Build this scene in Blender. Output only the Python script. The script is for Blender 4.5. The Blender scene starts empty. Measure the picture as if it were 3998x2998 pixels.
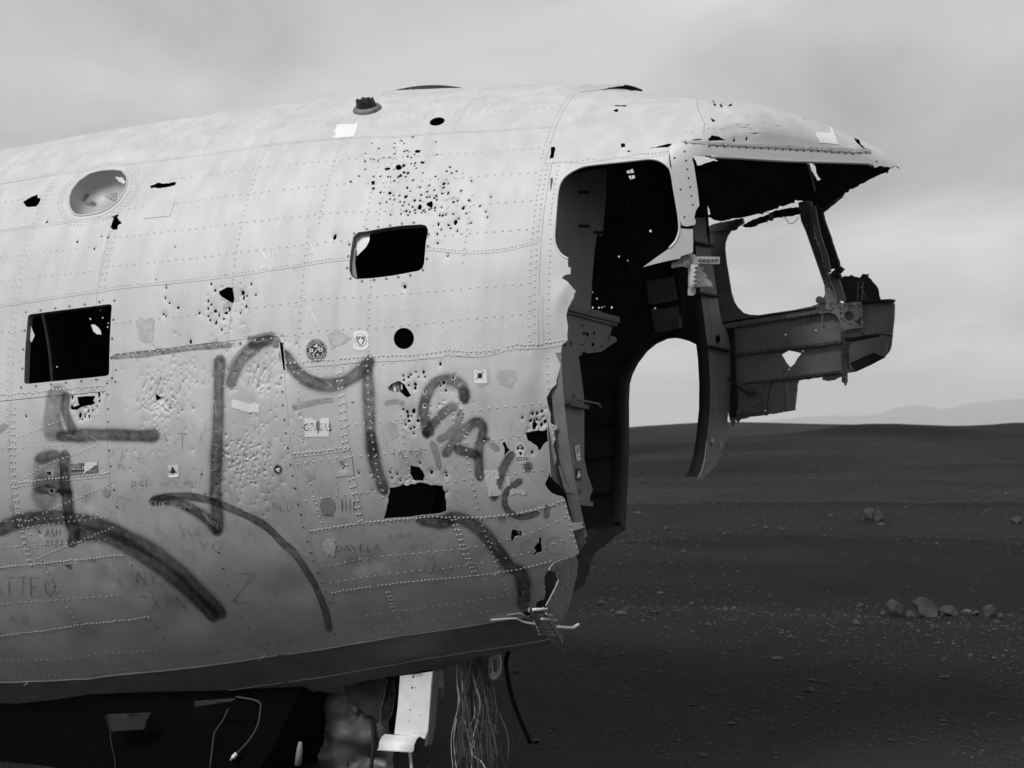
import bpy, math, random
import numpy as np
from mathutils import Vector
from mathutils.geometry import delaunay_2d_cdt

# ------------------------------------------------------------------ camera, sky, sun, exposure
EYE = 1.75                       # eye height above the sand, metres
FPX = 5800.0                     # focal length for a picture 3998 wide
PITCH = math.atan((1690 - 1499) / FPX)
scene = bpy.context.scene
COL = scene.collection
cam_d = bpy.data.cameras.new('camera')
cam = bpy.data.objects.new('camera', cam_d); COL.objects.link(cam)
cam.location = (0, 0, EYE); cam.rotation_euler = (math.pi / 2 + PITCH, 0, 0)
cam_d.sensor_width = 36.0; cam_d.lens = FPX / 3998 * 36.0
cam_d.clip_start = 0.05; cam_d.clip_end = 60000
cam_d.dof.use_dof = True; cam_d.dof.focus_distance = 6.4; cam_d.dof.aperture_fstop = 7.0
scene.camera = cam

SUN_DIR = Vector((-0.50, -0.70, 0.78)).normalized()     # towards the sun
sun_d = bpy.data.lights.new('sun', 'SUN'); sun = bpy.data.objects.new('sun', sun_d); COL.objects.link(sun)
sun.rotation_euler = SUN_DIR.to_track_quat('Z', 'Y').to_euler()
sun_d.energy = 2.6; sun_d.angle = math.radians(12.0); sun_d.color = (1, 1, 1)

world = bpy.data.worlds.new('World'); scene.world = world; world.use_nodes = True
wt = world.node_tree; wt.nodes.clear()
def wn(t, **kw):
    n = wt.nodes.new(t)
    for k, v in kw.items(): setattr(n, k, v)
    return n
def wl(a, ao, b, bi): wt.links.new(a.outputs[ao], b.inputs[bi])
w_out = wn('ShaderNodeOutputWorld'); w_bg = wn('ShaderNodeBackground'); w_bg.inputs[1].default_value = 0.1
sky = wn('ShaderNodeTexSky', sky_type='NISHITA', sun_disc=False)
sky.sun_elevation = math.asin(SUN_DIR.z); sky.sun_rotation = math.atan2(SUN_DIR.x, SUN_DIR.y)
sky.dust_density = 3.0; sky.air_density = 1.5
w_bw = wn('ShaderNodeRGBToBW'); wl(sky, 0, w_bw, 0)
w_geo = wn('ShaderNodeTexCoord')
w_sep = wn('ShaderNodeSeparateXYZ'); wl(w_geo, 'Generated', w_sep, 0)
# cloud deck: project the view direction on a high flat layer so that clouds stretch out towards the horizon
w_zc = wn('ShaderNodeMath', operation='MAXIMUM'); wl(w_sep, 'Z', w_zc, 0); w_zc.inputs[1].default_value = 0.0
w_za = wn('ShaderNodeMath', operation='ADD'); wl(w_zc, 0, w_za, 0); w_za.inputs[1].default_value = 0.14
w_dx = wn('ShaderNodeMath', operation='DIVIDE'); wl(w_sep, 'X', w_dx, 0); wl(w_za, 0, w_dx, 1)
w_dy = wn('ShaderNodeMath', operation='DIVIDE'); wl(w_sep, 'Y', w_dy, 0); wl(w_za, 0, w_dy, 1)
w_cmb = wn('ShaderNodeCombineXYZ'); wl(w_dx, 0, w_cmb, 0); wl(w_dy, 0, w_cmb, 1)
w_map = wn('ShaderNodeMapping'); wl(w_cmb, 0, w_map, 0); w_map.inputs['Scale'].default_value = (1.0, 0.6, 1); w_map.inputs['Location'].default_value = (3.1, 1.7, 0)
w_n1 = wn('ShaderNodeTexNoise'); wl(w_map, 0, w_n1, 'Vector'); w_n1.inputs['Scale'].default_value = 1.7; w_n1.inputs['Detail'].default_value = 6; w_n1.inputs['Roughness'].default_value = 0.5; w_n1.inputs['Distortion'].default_value = 0.5
w_n2 = wn('ShaderNodeTexNoise'); wl(w_map, 0, w_n2, 'Vector'); w_n2.inputs['Scale'].default_value = 0.28; w_n2.inputs['Detail'].default_value = 3
w_m1 = wn('ShaderNodeMath', operation='MULTIPLY_ADD'); wl(w_n1, 0, w_m1, 0); w_m1.inputs[1].default_value = 1.15; w_m1.inputs[2].default_value = 0.23
w_m2 = wn('ShaderNodeMath', operation='MULTIPLY_ADD'); wl(w_n2, 0, w_m2, 0); w_m2.inputs[1].default_value = 1.1; w_m2.inputs[2].default_value = 0.46
w_m3 = wn('ShaderNodeMath', operation='MULTIPLY'); wl(w_m1, 0, w_m3, 0); wl(w_m2, 0, w_m3, 1)
# brighter, hazier air towards the horizon all the way round
w_hz = wn('ShaderNodeMapRange'); wl(w_zc, 0, w_hz, 0)
w_hz.inputs['From Min'].default_value = 0.0; w_hz.inputs['From Max'].default_value = 0.15; w_hz.inputs['To Min'].default_value = 1.95; w_hz.inputs['To Max'].default_value = 1.0
w_m4 = wn('ShaderNodeMath', operation='MULTIPLY'); wl(w_m3, 0, w_m4, 0); wl(w_hz, 0, w_m4, 1)
w_deck = wn('ShaderNodeMath', operation='MULTIPLY'); wl(w_m4, 0, w_deck, 0); w_deck.inputs[1].default_value = 7.0
w_mix = wn('ShaderNodeMix', data_type='FLOAT'); w_mix.inputs['Factor'].default_value = 0.88
wl(w_bw, 0, w_mix, 'A'); wl(w_deck, 0, w_mix, 'B')
wl(w_mix, 0, w_bg, 0); wl(w_bg, 0, w_out, 0)

vs = scene.view_settings
vs.view_transform = 'Standard'; vs.look = 'None'; vs.exposure = 0.0; vs.gamma = 1.0; vs.use_curve_mapping = False
cy = scene.cycles
cy.use_denoising = True; cy.max_bounces = 5; cy.diffuse_bounces = 3; cy.glossy_bounces = 3; cy.transparent_max_bounces = 12; cy.volume_bounces = 3
scene.render.film_transparent = False

# ------------------------------------------------------------------ geometry core: the wreck's own frame
rng = np.random.default_rng(7)
YAW = math.radians(23.0)
AX = np.array([math.cos(YAW), -math.sin(YAW), 0.0])      # along the fuselage towards the nose
LAT = np.array([-math.sin(YAW), -math.cos(YAW), 0.0])    # out of the side we see
UP = np.array([0, 0, 1.0])
ORG = np.array([0.5, 7.0, EYE])
ROOT = np.array([0.5, 7.0, 0.0])
CF = np.array([0, math.cos(PITCH), math.sin(PITCH)]); CU = np.array([0, -math.sin(PITCH), math.cos(PITCH)])
CAMP = np.array([0, 0, EYE])
def proj(P):
    Q = np.asarray(P, float) - CAMP; d = Q @ CF
    return np.stack([1999 + FPX * Q[..., 0] / d, 1499 - FPX * (Q @ CU) / d], -1)
def rays(px):
    px = np.atleast_2d(np.asarray(px, float))
    return CF + ((px[:, :1] - 1999) / FPX) * np.array([1.0, 0, 0]) + ((1499 - px[:, 1:2]) / FPX) * CU
def hermite(xs, ys):
    xs = np.array(xs, float); ys = np.array(ys, float); h = np.diff(xs); dl = np.diff(ys) / h
    m = np.zeros(len(xs)); m[0] = dl[0]; m[-1] = dl[-1]
    for i in range(1, len(xs) - 1): m[i] = (dl[i-1] * h[i] + dl[i] * h[i-1]) / (h[i] + h[i-1])
    def f(x):
        x = np.clip(np.asarray(x, float), xs[0], xs[-1]); i = np.clip(np.searchsorted(xs, x) - 1, 0, len(xs) - 2)
        t = (x - xs[i]) / h[i]
        return ys[i]*(2*t**3-3*t*t+1) + h[i]*m[i]*(t**3-2*t*t+t) + ys[i+1]*(3*t*t-2*t**3) + h[i]*m[i+1]*(t**3-t*t)
    return f
ZT=hermite([-5,-3.48,-3,-2.48,-1.74,-1.24,-.71,-.21,.08,.22,.4,.62,.8,.97,1.1,1.2,1.27,1.31],[1.472,1.562,1.597,1.634,1.666,1.684,1.668,1.640,1.600,1.555,1.518,1.475,1.433,1.375,1.314,1.264,1.213,1.16])
ZC=hermite([-5,-3,-1,0,.4,.67,1.15,1.31],[.12,.12,.25,.45,.9,1.17,1.195,1.14])
ZB=hermite([-5,-3,-.2,.5,1.31],[-1.75,-1.6,-1.05,-.9,-.75])
WD=hermite([-5,-3,-2,-1,0,.67,.9,1.1,1.2,1.26,1.31],[1.2,1.22,1.2,1.12,1.0,.80,.53,.28,.15,.08,.02])
NU=hermite([-5,0,.67,1.31],[2.25,2.2,2.1,2.0]); PL=hermite([-5,-1,0,.67,1.31],[.95,.95,.8,.35,.35])
def local(s,th):
    s,th=np.broadcast_arrays(np.asarray(s,float),np.asarray(th,float))
    c=np.cos(th); sn=np.sin(th); up=c>=0; n=NU(s)
    zc=ZC(s); t=np.clip(-c,0,1)
    lat=WD(s)*np.sign(sn)*np.where(up,np.abs(sn)**(2/n),(1-t*t)**PL(s))
    z=zc+np.where(up,(ZT(s)-zc)*np.abs(c)**(2/n),-(zc-ZB(s))*t)
    return s,lat,z
def loft(s, th):
    s,l,z=local(s,th)
    return ORG+s[...,None]*AX+l[...,None]*LAT+z[...,None]*UP
RV = 1.15                                     # v = theta * RV, so that u and v are both metres
def softnoise(seed, cell):
    r = np.random.default_rng(seed); G = r.random((64, 64)) * 2 - 1
    def f(u, v):
        a = np.asarray(u) / cell + 20.3; b = np.asarray(v) / cell + 17.7
        i = np.floor(a).astype(int); j = np.floor(b).astype(int); x = a - i; y = b - j
        x = x*x*(3-2*x); y = y*y*(3-2*y)
        g = lambda p, q: G[p % 64, q % 64]
        return (g(i,j)*(1-x)+g(i+1,j)*x)*(1-y) + (g(i,j+1)*(1-x)+g(i+1,j+1)*x)*y
    return f
N_A = softnoise(1, .34); N_B = softnoise(2, .15); N_C = softnoise(3, .07)
DENTS = np.zeros((0, 4))                      # u, v, radius, depth
BIN = {}
def bin_dents():
    BIN.clear()
    for k, d in enumerate(DENTS):
        for i in range(int((d[0]-2.5*d[2])//.1), int((d[0]+2.5*d[2])//.1)+1):
            for j in range(int((d[1]-2.5*d[2])//.1), int((d[1]+2.5*d[2])//.1)+1):
                BIN.setdefault((i, j), []).append(k)
def dent_disp(u, v):
    out = np.zeros(len(u)); key = np.stack([u//.1, v//.1], 1).astype(int)
    if not BIN: return out
    order = np.lexsort((key[:, 1], key[:, 0])); ks = key[order]
    cut = np.flatnonzero(np.any(np.diff(ks, axis=0), axis=1)) + 1
    for grp in np.split(order, cut):
        L = BIN.get(tuple(key[grp[0]]))
        if not L: continue
        D = DENTS[L]
        r2 = ((u[grp, None]-D[:, 0])**2 + (v[grp, None]-D[:, 1])**2) / D[:, 2]**2
        out[grp] -= (D[:, 3] * np.exp(-1.6*r2)).sum(1)
    return out
class Loft:
    def __init__(self, side):
        self.side = side
        self.S = np.linspace(-5, 1.309, 220); self.T = side * np.linspace(0.0, math.pi - .01, 130)
        self.P = proj(loft(self.S[:, None], self.T[None, :]))
    def base(self, uv): return loft(uv[:, 0], uv[:, 1] / RV)
    def normal(self, uv):
        e = 1e-3; a = loft(uv[:, 0]+e, uv[:, 1]/RV) - loft(np.maximum(uv[:, 0]-e, -5), uv[:, 1]/RV); b = loft(uv[:, 0], uv[:, 1]/RV+e) - loft(uv[:, 0], uv[:, 1]/RV-e)
        n = np.cross(b, a); n /= np.linalg.norm(n, axis=1)[:, None] + 1e-12
        return n
    def disp(self, uv):
        u, v = uv[:, 0], uv[:, 1]
        k = np.clip((1.25-u)/.8, .05, 1)
        return (N_A(u, v)*.0042 + N_B(u, v)*.0026 + N_C(u, v)*.0009)*k + dent_disp(u, v)*np.where(np.asarray(u) > .45, .5, 1)
    def point(self, uv, off=0.0):
        uv = np.asarray(uv, float); return self.base(uv) + self.normal(uv) * (self.disp(uv) + off)[:, None]
    def from_px(self, px):
        px = np.atleast_2d(np.asarray(px, float)); out = np.zeros((len(px), 2))
        PF = self.P.reshape(-1, 2)
        for k in range(0, len(px), 200):
            q = px[k:k+200]; d = (PF[None, :, 0]-q[:, 0, None])**2 + (PF[None, :, 1]-q[:, 1, None])**2
            j = d.argmin(1); out[k:k+200, 0] = self.S[j // len(self.T)]; out[k:k+200, 1] = self.T[j % len(self.T)]
        e = 1e-4
        for it in range(7):
            p0 = proj(loft(out[:, 0], out[:, 1])); r = px - p0
            A = (proj(loft(out[:, 0]+e, out[:, 1])) - p0)/e; B = (proj(loft(out[:, 0], out[:, 1]+e)) - p0)/e
            det = A[:, 0]*B[:, 1] - A[:, 1]*B[:, 0]; ok = np.abs(det) > 2e4; det = np.where(ok, det, 1)
            ds = (r[:, 0]*B[:, 1]-r[:, 1]*B[:, 0])/det; dt = (A[:, 0]*r[:, 1]-A[:, 1]*r[:, 0])/det
            out[:, 0] += np.where(ok, np.clip(ds, -.05, .05), 0); out[:, 1] += np.where(ok, np.clip(dt, -.05, .05), 0)
            out[:, 0] = np.clip(out[:, 0], -5, 1.309)
        out[:, 1] *= RV
        return out
class Flat:                                   # a plane with its own axes
    def __init__(self, o, e1, e2):
        self.o = np.array(o, float); self.e1 = np.array(e1, float); self.e2 = np.array(e2, float)
        self.e1 /= np.linalg.norm(self.e1); self.e2 = self.e2 - self.e1*(self.e2@self.e1); self.e2 /= np.linalg.norm(self.e2)
        self.n = np.cross(self.e1, self.e2)
        if self.n @ (CAMP - self.o) < 0: self.n = -self.n
    def base(self, uv): return self.o + uv[:, :1]*self.e1 + uv[:, 1:2]*self.e2
    def normal(self, uv): return np.tile(self.n, (len(uv), 1))
    def point(self, uv, off=0.0):
        uv = np.asarray(uv, float); w = (N_B(uv[:, 0]+3.3, uv[:, 1]+self.o[0])*.0022 + N_A(uv[:, 0], uv[:, 1])*.003)
        return self.base(uv) + self.n * (w + off)[:, None]
    def from_px(self, px):
        R = rays(px); t = ((self.o - CAMP) @ self.n) / (R @ self.n); P = CAMP + R*t[:, None] - self.o
        return np.stack([P @ self.e1, P @ self.e2], 1)
def _at(self, off): return Flat(self.o + self.n*off, self.e1, self.e2)
Flat.at = _at
def station(s):                               # the transverse plane at station s
    return Flat(ORG + s*AX, LAT, UP)
class Wall:                                   # an upright wall whose plan follows lat(s)
    def __init__(self, lat): self.lat = lat
    def base(self, uv): return ORG + uv[:, :1]*AX + self.lat(uv[:, 0])[:, None]*LAT + uv[:, 1:2]*UP
    def normal(self, uv):
        e = 1e-3; d = (self.lat(uv[:, 0]+e)-self.lat(uv[:, 0]-e))/(2*e)
        n = LAT - d[:, None]*AX; return n/np.linalg.norm(n, axis=1)[:, None]
    def point(self, uv, off=0.0):
        uv = np.asarray(uv, float); w = N_B(uv[:, 0]+9, uv[:, 1])*.003 + N_A(uv[:, 0], uv[:, 1])*.004
        return self.base(uv) + self.normal(uv) * (w + off)[:, None]
    def from_px(self, px):
        R = rays(px); lo = np.full(len(R), 3.0); hi = np.full(len(R), 14.0)
        for _ in range(50):
            t = (lo+hi)/2; Q = CAMP + R*t[:, None] - ORG; g = Q@LAT - self.lat(Q@AX)
            lo = np.where(g > 0, t, lo); hi = np.where(g > 0, hi, t)
        Q = CAMP + R*((lo+hi)/2)[:, None] - ORG
        return np.stack([Q@AX, Q@UP], 1)
Wall.at = lambda self, off: Wall(lambda s, f=self.lat: f(s) + off)
NEAR = Loft(1); FAR = Loft(-1)

# ------------------------------------------------------------------ objects, names, labels
def obj_from(name, V, F, mats, parent=None, smooth=True, midx=None, uv=None, origin=None):
    me = bpy.data.meshes.new(name)
    V = np.asarray(V, float); org = ROOT if parent is not None and origin is None else (np.zeros(3) if origin is None else np.asarray(origin, float))
    V = V - org
    if isinstance(F, np.ndarray) and F.ndim == 2:
        nf, k = F.shape
        me.vertices.add(len(V)); me.vertices.foreach_set('co', V.astype(np.float32).ravel())
        me.loops.add(nf*k); me.loops.foreach_set('vertex_index', F.astype(np.int32).ravel())
        me.polygons.add(nf); me.polygons.foreach_set('loop_start', np.arange(0, nf*k, k, dtype=np.int32))
        me.update(calc_edges=True)
    else:
        me.from_pydata([tuple(v) for v in V], [], [tuple(int(i) for i in f) for f in F])
    if uv is not None:
        lay = me.uv_layers.new(name='UVMap'); li = np.zeros(len(me.loops), np.int32); me.loops.foreach_get('vertex_index', li)
        lay.data.foreach_set('uv', np.asarray(uv, np.float32)[li].ravel())
    for m in (mats if isinstance(mats, (list, tuple)) else [mats]): me.materials.append(m)
    if midx is not None: me.polygons.foreach_set('material_index', np.asarray(midx, np.int32))
    sm = np.ones(len(me.polygons), bool) if smooth is True else (np.zeros(len(me.polygons), bool) if smooth is False else smooth)
    me.polygons.foreach_set('use_smooth', sm)
    me.update()
    o = bpy.data.objects.new(name, me); COL.objects.link(o)
    if parent is not None: o.parent = parent
    elif origin is not None: o.location = Vector(origin)
    return o
def thing(name, label, cat, loc, group=None):
    o = bpy.data.objects.new(name, None); COL.objects.link(o); o.location = Vector(loc); o.empty_display_size = .2
    o['label'] = label; o['category'] = cat
    if group: o['group'] = group
    return o
def tag(o, label, cat, group=None):
    o['label'] = label; o['category'] = cat
    if group: o['group'] = group
    return o
def inside(poly, P):
    poly = np.asarray(poly); x, y = P[:, 0], P[:, 1]; c = np.zeros(len(P), bool)
    lo = poly.min(0); hi = poly.max(0); sel = np.flatnonzero((x >= lo[0]) & (x <= hi[0]) & (y >= lo[1]) & (y <= hi[1]))
    if not len(sel): return c
    xs, ys = x[sel], y[sel]; r = np.zeros(len(sel), bool); j = len(poly)-1
    for i in range(len(poly)):
        a, b = poly[i], poly[j]
        m = (a[1] > ys) != (b[1] > ys)
        with np.errstate(divide='ignore', invalid='ignore'):
            r ^= m & (xs < (b[0]-a[0])*(ys-a[1])/(b[1]-a[1]) + a[0])
        j = i
    c[sel] = r
    return c
def densify(pts, step, closed=True):
    pts = np.asarray(pts, float); out = []
    n = len(pts); m = n if closed else n-1
    for i in range(m):
        a, b = pts[i], pts[(i+1) % n]; k = max(1, int(np.hypot(*(b-a))/step))
        for t in range(k): out.append(a + (b-a)*t/k)
    if not closed: out.append(pts[-1])
    return np.array(out)
def jag(pts, amp, step, seed=0, closed=True):
    r = np.random.default_rng(seed); d = densify(pts, step, closed)
    return d + r.normal(0, amp, d.shape) * r.choice([.3, 1, 1.6], (len(d), 1))
def rounded(pts, r, n=5):
    pts = np.asarray(pts, float); out = []; N = len(pts); rr = r if hasattr(r, '__len__') else [r]*N
    for i in range(N):
        p, a, b = pts[i], pts[i-1], pts[(i+1) % N]
        da = (a-p)/np.hypot(*(a-p)); db = (b-p)/np.hypot(*(b-p))
        for t in np.linspace(0, 1, n): out.append(p + da*rr[i]*(1-t)**2 + db*rr[i]*t**2)
    return np.array(out)
def ring_pts(c, rx, ry=None, n=24, tilt=0.0):
    ry = rx if ry is None else ry; t = np.linspace(0, 2*math.pi, n, endpoint=False)
    x, y = rx*np.cos(t), ry*np.sin(t); ct, st = math.cos(tilt), math.sin(tilt)
    return np.stack([c[0]+x*ct-y*st, c[1]+x*st+y*ct], 1)
def triangulate(outer, holes, pts, lines=()):
    V = []; E = []
    def add(poly, closed=True):
        b = len(V); V.extend(Vector((float(p[0]), float(p[1]))) for p in poly); n = len(poly)
        E.extend((b+i, b+(i+1) % n) for i in range(n if closed else n-1))
    add(outer)
    for h in holes: add(h)
    for l in lines: add(l, False)
    V.extend(Vector((float(p[0]), float(p[1]))) for p in pts)
    r = delaunay_2d_cdt(V, E, [], 0, 1e-6, False)
    uv = np.array([(v.x, v.y) for v in r[0]]); F = np.array([f for f in r[2] if len(f) == 3], int)
    c = uv[F].mean(1); keep = inside(outer, c)
    for h in holes: keep &= ~inside(h, c)
    a = uv[F]; area = np.abs((a[:,1,0]-a[:,0,0])*(a[:,2,1]-a[:,0,1])-(a[:,2,0]-a[:,0,0])*(a[:,1,1]-a[:,0,1]))
    keep &= area > 1e-10
    return uv, F[keep]
def components(F, n):
    par = np.arange(n)
    for _ in range(200):
        m = par[F].min(1); old = par.copy()
        for k in range(3): np.minimum.at(par, F[:, k], m)
        par = par[par]
        if np.array_equal(old, par): break
    return par[F[:, 0]]
def solid(uv, F, surf, th, off=0.0):
    """front sheet, back sheet and rim, none sharing vertices, so that the sheet's edges stay crisp"""
    used, inv = np.unique(F, return_inverse=True); F = inv.reshape(F.shape); q = uv[used]
    A = surf.point(q, off); n = surf.normal(q); B = A - n*th
    # keep the front wound towards the normal
    a = A[F]; fl = (np.cross(a[:,1]-a[:,0], a[:,2]-a[:,0])*n[F[:,0]]).sum(1) < 0
    F = F.copy(); F[fl] = F[fl][:, ::-1]
    e = np.concatenate([F[:, [0,1]], F[:, [1,2]], F[:, [2,0]]]); k = e[:, 0].astype(np.int64)*len(q)+e[:, 1]; kr = e[:, 1].astype(np.int64)*len(q)+e[:, 0]
    bd = e[~np.isin(k, kr)]
    N = len(q); V = [A, B, A[bd[:,0]], A[bd[:,1]], B[bd[:,1]], B[bd[:,0]]]; m = len(bd); b = 2*N; i = np.arange(m)
    R1 = np.stack([b+i, b+3*m+i, b+2*m+i], 1); R2 = np.stack([b+i, b+2*m+i, b+m+i], 1)
    FF = np.concatenate([F, F[:, ::-1]+N, R1, R2]); mi = np.concatenate([np.zeros(len(F)), np.ones(len(F)), np.full(2*m, 2)])
    return np.concatenate(V), FF, mi
def grid_in(outer, step):
    lo = outer.min(0); hi = outer.max(0); g = np.stack(np.meshgrid(np.arange(lo[0]+step/2, hi[0], step), np.arange(lo[1]+step/2, hi[1], step)), -1).reshape(-1, 2)
    g += np.random.default_rng(3).normal(0, step*.08, g.shape)
    return g[inside(outer, g)]
def sheet(name, surf, outer, holes=(), mats=None, th=.002, off=0.0, step=.04, parent=None, px=True, label=None):
    """one sheet-metal part cut to an outline, with real holes and thickness"""
    if px and type(surf) in (Flat, Wall): surf = surf.at(off); off = 0.0
    cv = (lambda p: surf.from_px(p)) if px else (lambda p: np.asarray(p, float))
    o = cv(outer); hs = [cv(h) for h in holes]
    uv, F = triangulate(densify(o, step), [densify(h, step) for h in hs], grid_in(o, step))
    V, FF, mi = solid(uv, F, surf, th, off)
    ms = mats if isinstance(mats, (list, tuple)) else [mats]; ms = list(ms) + [ms[-1]]*(3-len(ms))
    ob = obj_from(name, V, FF, ms, parent, True, mi)
    if label: ob['label'] = label
    return ob
def boxmesh(p0, p1, w, t, upv):
    p0 = np.asarray(p0, float); p1 = np.asarray(p1, float); d = (p1-p0)/np.linalg.norm(p1-p0)
    s = np.cross(d, upv); s /= np.linalg.norm(s); u = np.cross(s, d)
    V = [p + s*a*w/2 + u*b*t/2 for p in (p0, p1) for a, b in ((-1,-1),(1,-1),(1,1),(-1,1))]
    F = [(0,1,2,3),(7,6,5,4),(0,4,5,1),(1,5,6,2),(2,6,7,3),(3,7,4,0)]
    return V, F
def join(parts):
    V = []; F = []
    for v, f in parts:
        b = len(V); V.extend(v); F.extend(tuple(i+b for i in q) for q in f)
    return V, F
def tubemesh(path, r, n=6, taper=None):
    path = np.asarray(path, float); V = []; F = []; up = np.array([0.13, 0.31, .94])
    for i, p in enumerate(path):
        d = path[min(i+1, len(path)-1)] - path[max(i-1, 0)]; d /= np.linalg.norm(d)+1e-9
        a = np.cross(d, up); a /= np.linalg.norm(a)+1e-9; b = np.cross(d, a); rr = r*(1 if taper is None else taper[i])
        for k in range(n):
            t = 2*math.pi*k/n; V.append(p + a*rr*math.cos(t) + b*rr*math.sin(t))
    for i in range(len(path)-1):
        for k in range(n): F.append((i*n+k, i*n+(k+1) % n, (i+1)*n+(k+1) % n, (i+1)*n+k))
    F.append(tuple(range(n))[::-1]); F.append(tuple(range((len(path)-1)*n, len(path)*n)))
    return V, F
def smoothpath(pts, n=8):
    pts = np.asarray(pts, float); P = np.vstack([2*pts[0]-pts[1], pts, 2*pts[-1]-pts[-2]]); out = []
    for i in range(1, len(P)-2):
        for t in np.linspace(0, 1, n, endpoint=False):
            a, b, c, d = P[i-1:i+3]; out.append(.5*((2*b)+(c-a)*t+(2*a-5*b+4*c-d)*t*t+(3*b-a-3*c+d)*t**3))
    out.append(P[-2]); return np.array(out)

# ------------------------------------------------------------------ materials (all procedural; the picture is black and white)
def material(name, col, rough=.6, metal=0.0, var=.15, scale=6.0, bump=0.0, bscale=60.0, spec=.5, streak=0.0, spots=0.0, spot_col=.05, spot_scale=30.0):
    m = bpy.data.materials.new(name); m.use_nodes = True; nt = m.node_tree; b = nt.nodes['Principled BSDF']
    tc = nt.nodes.new('ShaderNodeTexCoord'); L = nt.links.new
    n1 = nt.nodes.new('ShaderNodeTexNoise'); n1.inputs['Scale'].default_value = scale; n1.inputs['Detail'].default_value = 8; n1.inputs['Roughness'].default_value = .62; L(tc.outputs['Object'], n1.inputs['Vector'])
    mr = nt.nodes.new('ShaderNodeMapRange'); L(n1.outputs[0], mr.inputs[0]); mr.inputs[1].default_value = .25; mr.inputs[2].default_value = .75; mr.inputs[3].default_value = col*(1-var); mr.inputs[4].default_value = min(col*(1+var), .95)
    cur = mr.outputs[0]
    if streak:
        mp = nt.nodes.new('ShaderNodeMapping'); mp.inputs['Scale'].default_value = (14, 14, .9); L(tc.outputs['Object'], mp.inputs[0])
        n2 = nt.nodes.new('ShaderNodeTexNoise'); n2.inputs['Scale'].default_value = 1.0; n2.inputs['Detail'].default_value = 6; L(mp.outputs[0], n2.inputs['Vector'])
        r2 = nt.nodes.new('ShaderNodeMapRange'); L(n2.outputs[0], r2.inputs[0]); r2.inputs[1].default_value = .3; r2.inputs[2].default_value = .72; r2.inputs[3].default_value = 1-streak; r2.inputs[4].default_value = 1+streak*.5
        mu = nt.nodes.new('ShaderNodeMath'); mu.operation = 'MULTIPLY'; L(cur, mu.inputs[0]); L(r2.outputs[0], mu.inputs[1]); cur = mu.outputs[0]
    if spots:
        n3 = nt.nodes.new('ShaderNodeTexNoise'); n3.inputs['Scale'].default_value = spot_scale; n3.inputs['Detail'].default_value = 5; n3.inputs['Roughness'].default_value = .7; L(tc.outputs['Object'], n3.inputs['Vector'])
        r3 = nt.nodes.new('ShaderNodeMapRange'); L(n3.outputs[0], r3.inputs[0]); r3.inputs[1].default_value = 1-spots; r3.inputs[2].default_value = 1-spots+.06; r3.inputs[3].default_value = 0; r3.inputs[4].default_value = .8
        mx = nt.nodes.new('ShaderNodeMix'); mx.data_type = 'FLOAT'; L(r3.outputs[0], mx.inputs['Factor']); L(cur, mx.inputs['A']); mx.inputs['B'].default_value = spot_col; cur = mx.outputs[0]
    L(cur, b.inputs['Base Color'])
    rr = nt.nodes.new('ShaderNodeMapRange'); L(n1.outputs[0], rr.inputs[0]); rr.inputs[1].default_value = .3; rr.inputs[2].default_value = .7; rr.inputs[3].default_value = max(rough-.1, .05); rr.inputs[4].default_value = min(rough+.1, 1); L(rr.outputs[0], b.inputs['Roughness'])
    b.inputs['Metallic'].default_value = metal; b.inputs['Specular IOR Level'].default_value = spec
    if bump:
        nb = nt.nodes.new('ShaderNodeTexNoise'); nb.inputs['Scale'].default_value = bscale; nb.inputs['Detail'].default_value = 4; L(tc.outputs['Object'], nb.inputs['Vector'])
        bp = nt.nodes.new('ShaderNodeBump'); bp.inputs['Strength'].default_value = bump; bp.inputs['Distance'].default_value = .004; L(nb.outputs[0], bp.inputs['Height']); L(bp.outputs[0], b.inputs['Normal'])
    return m
M = {}
M['skin'] = material('weathered_grey_skin', .59, .60, .10, .08, 5, .06, 90, .35, streak=.10, spots=.25, spot_col=.40, spot_scale=22)
M['skin_bright'] = material('worn_bare_aluminium', .74, .44, .14, .14, 4, .06, 60, .5, streak=.12, spots=.25, spot_col=.5, spot_scale=6)
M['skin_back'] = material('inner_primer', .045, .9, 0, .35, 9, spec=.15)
M['rim'] = material('torn_edge_metal', .42, .6, .2, .2, 20)
M['roof'] = material('cockpit_roof_paint', .52, .6, .08, .09, 5, .06, 140, .45)
M['belly'] = material('belly_skin_dark', .20, .6, .1, .25, 8, .05, 80)  # dirty belly skin, darkened too for the shade on its down-facing side
M['rivet'] = material('rivet_heads', .54, .6, .1, .15, 15)
M['frame_white'] = material('window_frame_paint', .60, .4, .05, .06, 8, .04, 70)
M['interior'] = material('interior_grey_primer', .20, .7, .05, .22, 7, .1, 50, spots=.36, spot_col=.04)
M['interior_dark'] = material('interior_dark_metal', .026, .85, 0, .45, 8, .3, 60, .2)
M['far_wall'] = material('far_wall_grey', .27, .65, .1, .3, 6, .15, 60, spots=.40, spot_col=.08, spot_scale=34)
M['chrome_grime'] = material('corroded_bright_alloy', .50, .45, .5, .35, 22, .25, 120, spots=.42, spot_col=.08, spot_scale=60)
M['corroded'] = material('corroded_alloy', .17, .6, .3, .4, 14, .3, 120, spots=.44, spot_col=.03, spot_scale=45)
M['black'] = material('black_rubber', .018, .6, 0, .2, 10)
M['black_shade'] = material('black_and_shade', .003, 1, 0, .3, 6, spec=0)  # black parts, and parts blackened to stand in for deep shade
M['white'] = material('white_vinyl', .82, .5, 0, .03, 10)
M['ink'] = material('black_ink', .025, .5, 0, .1, 10)
M['grey_ink'] = material('grey_ink', .18, .5, 0, .1, 10)
M['bright_panel'] = material('bright_scuffed_panel', .70, .55, .08, .14, 9, .08, 90, spots=.34, spot_col=.35, spot_scale=25)
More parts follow.
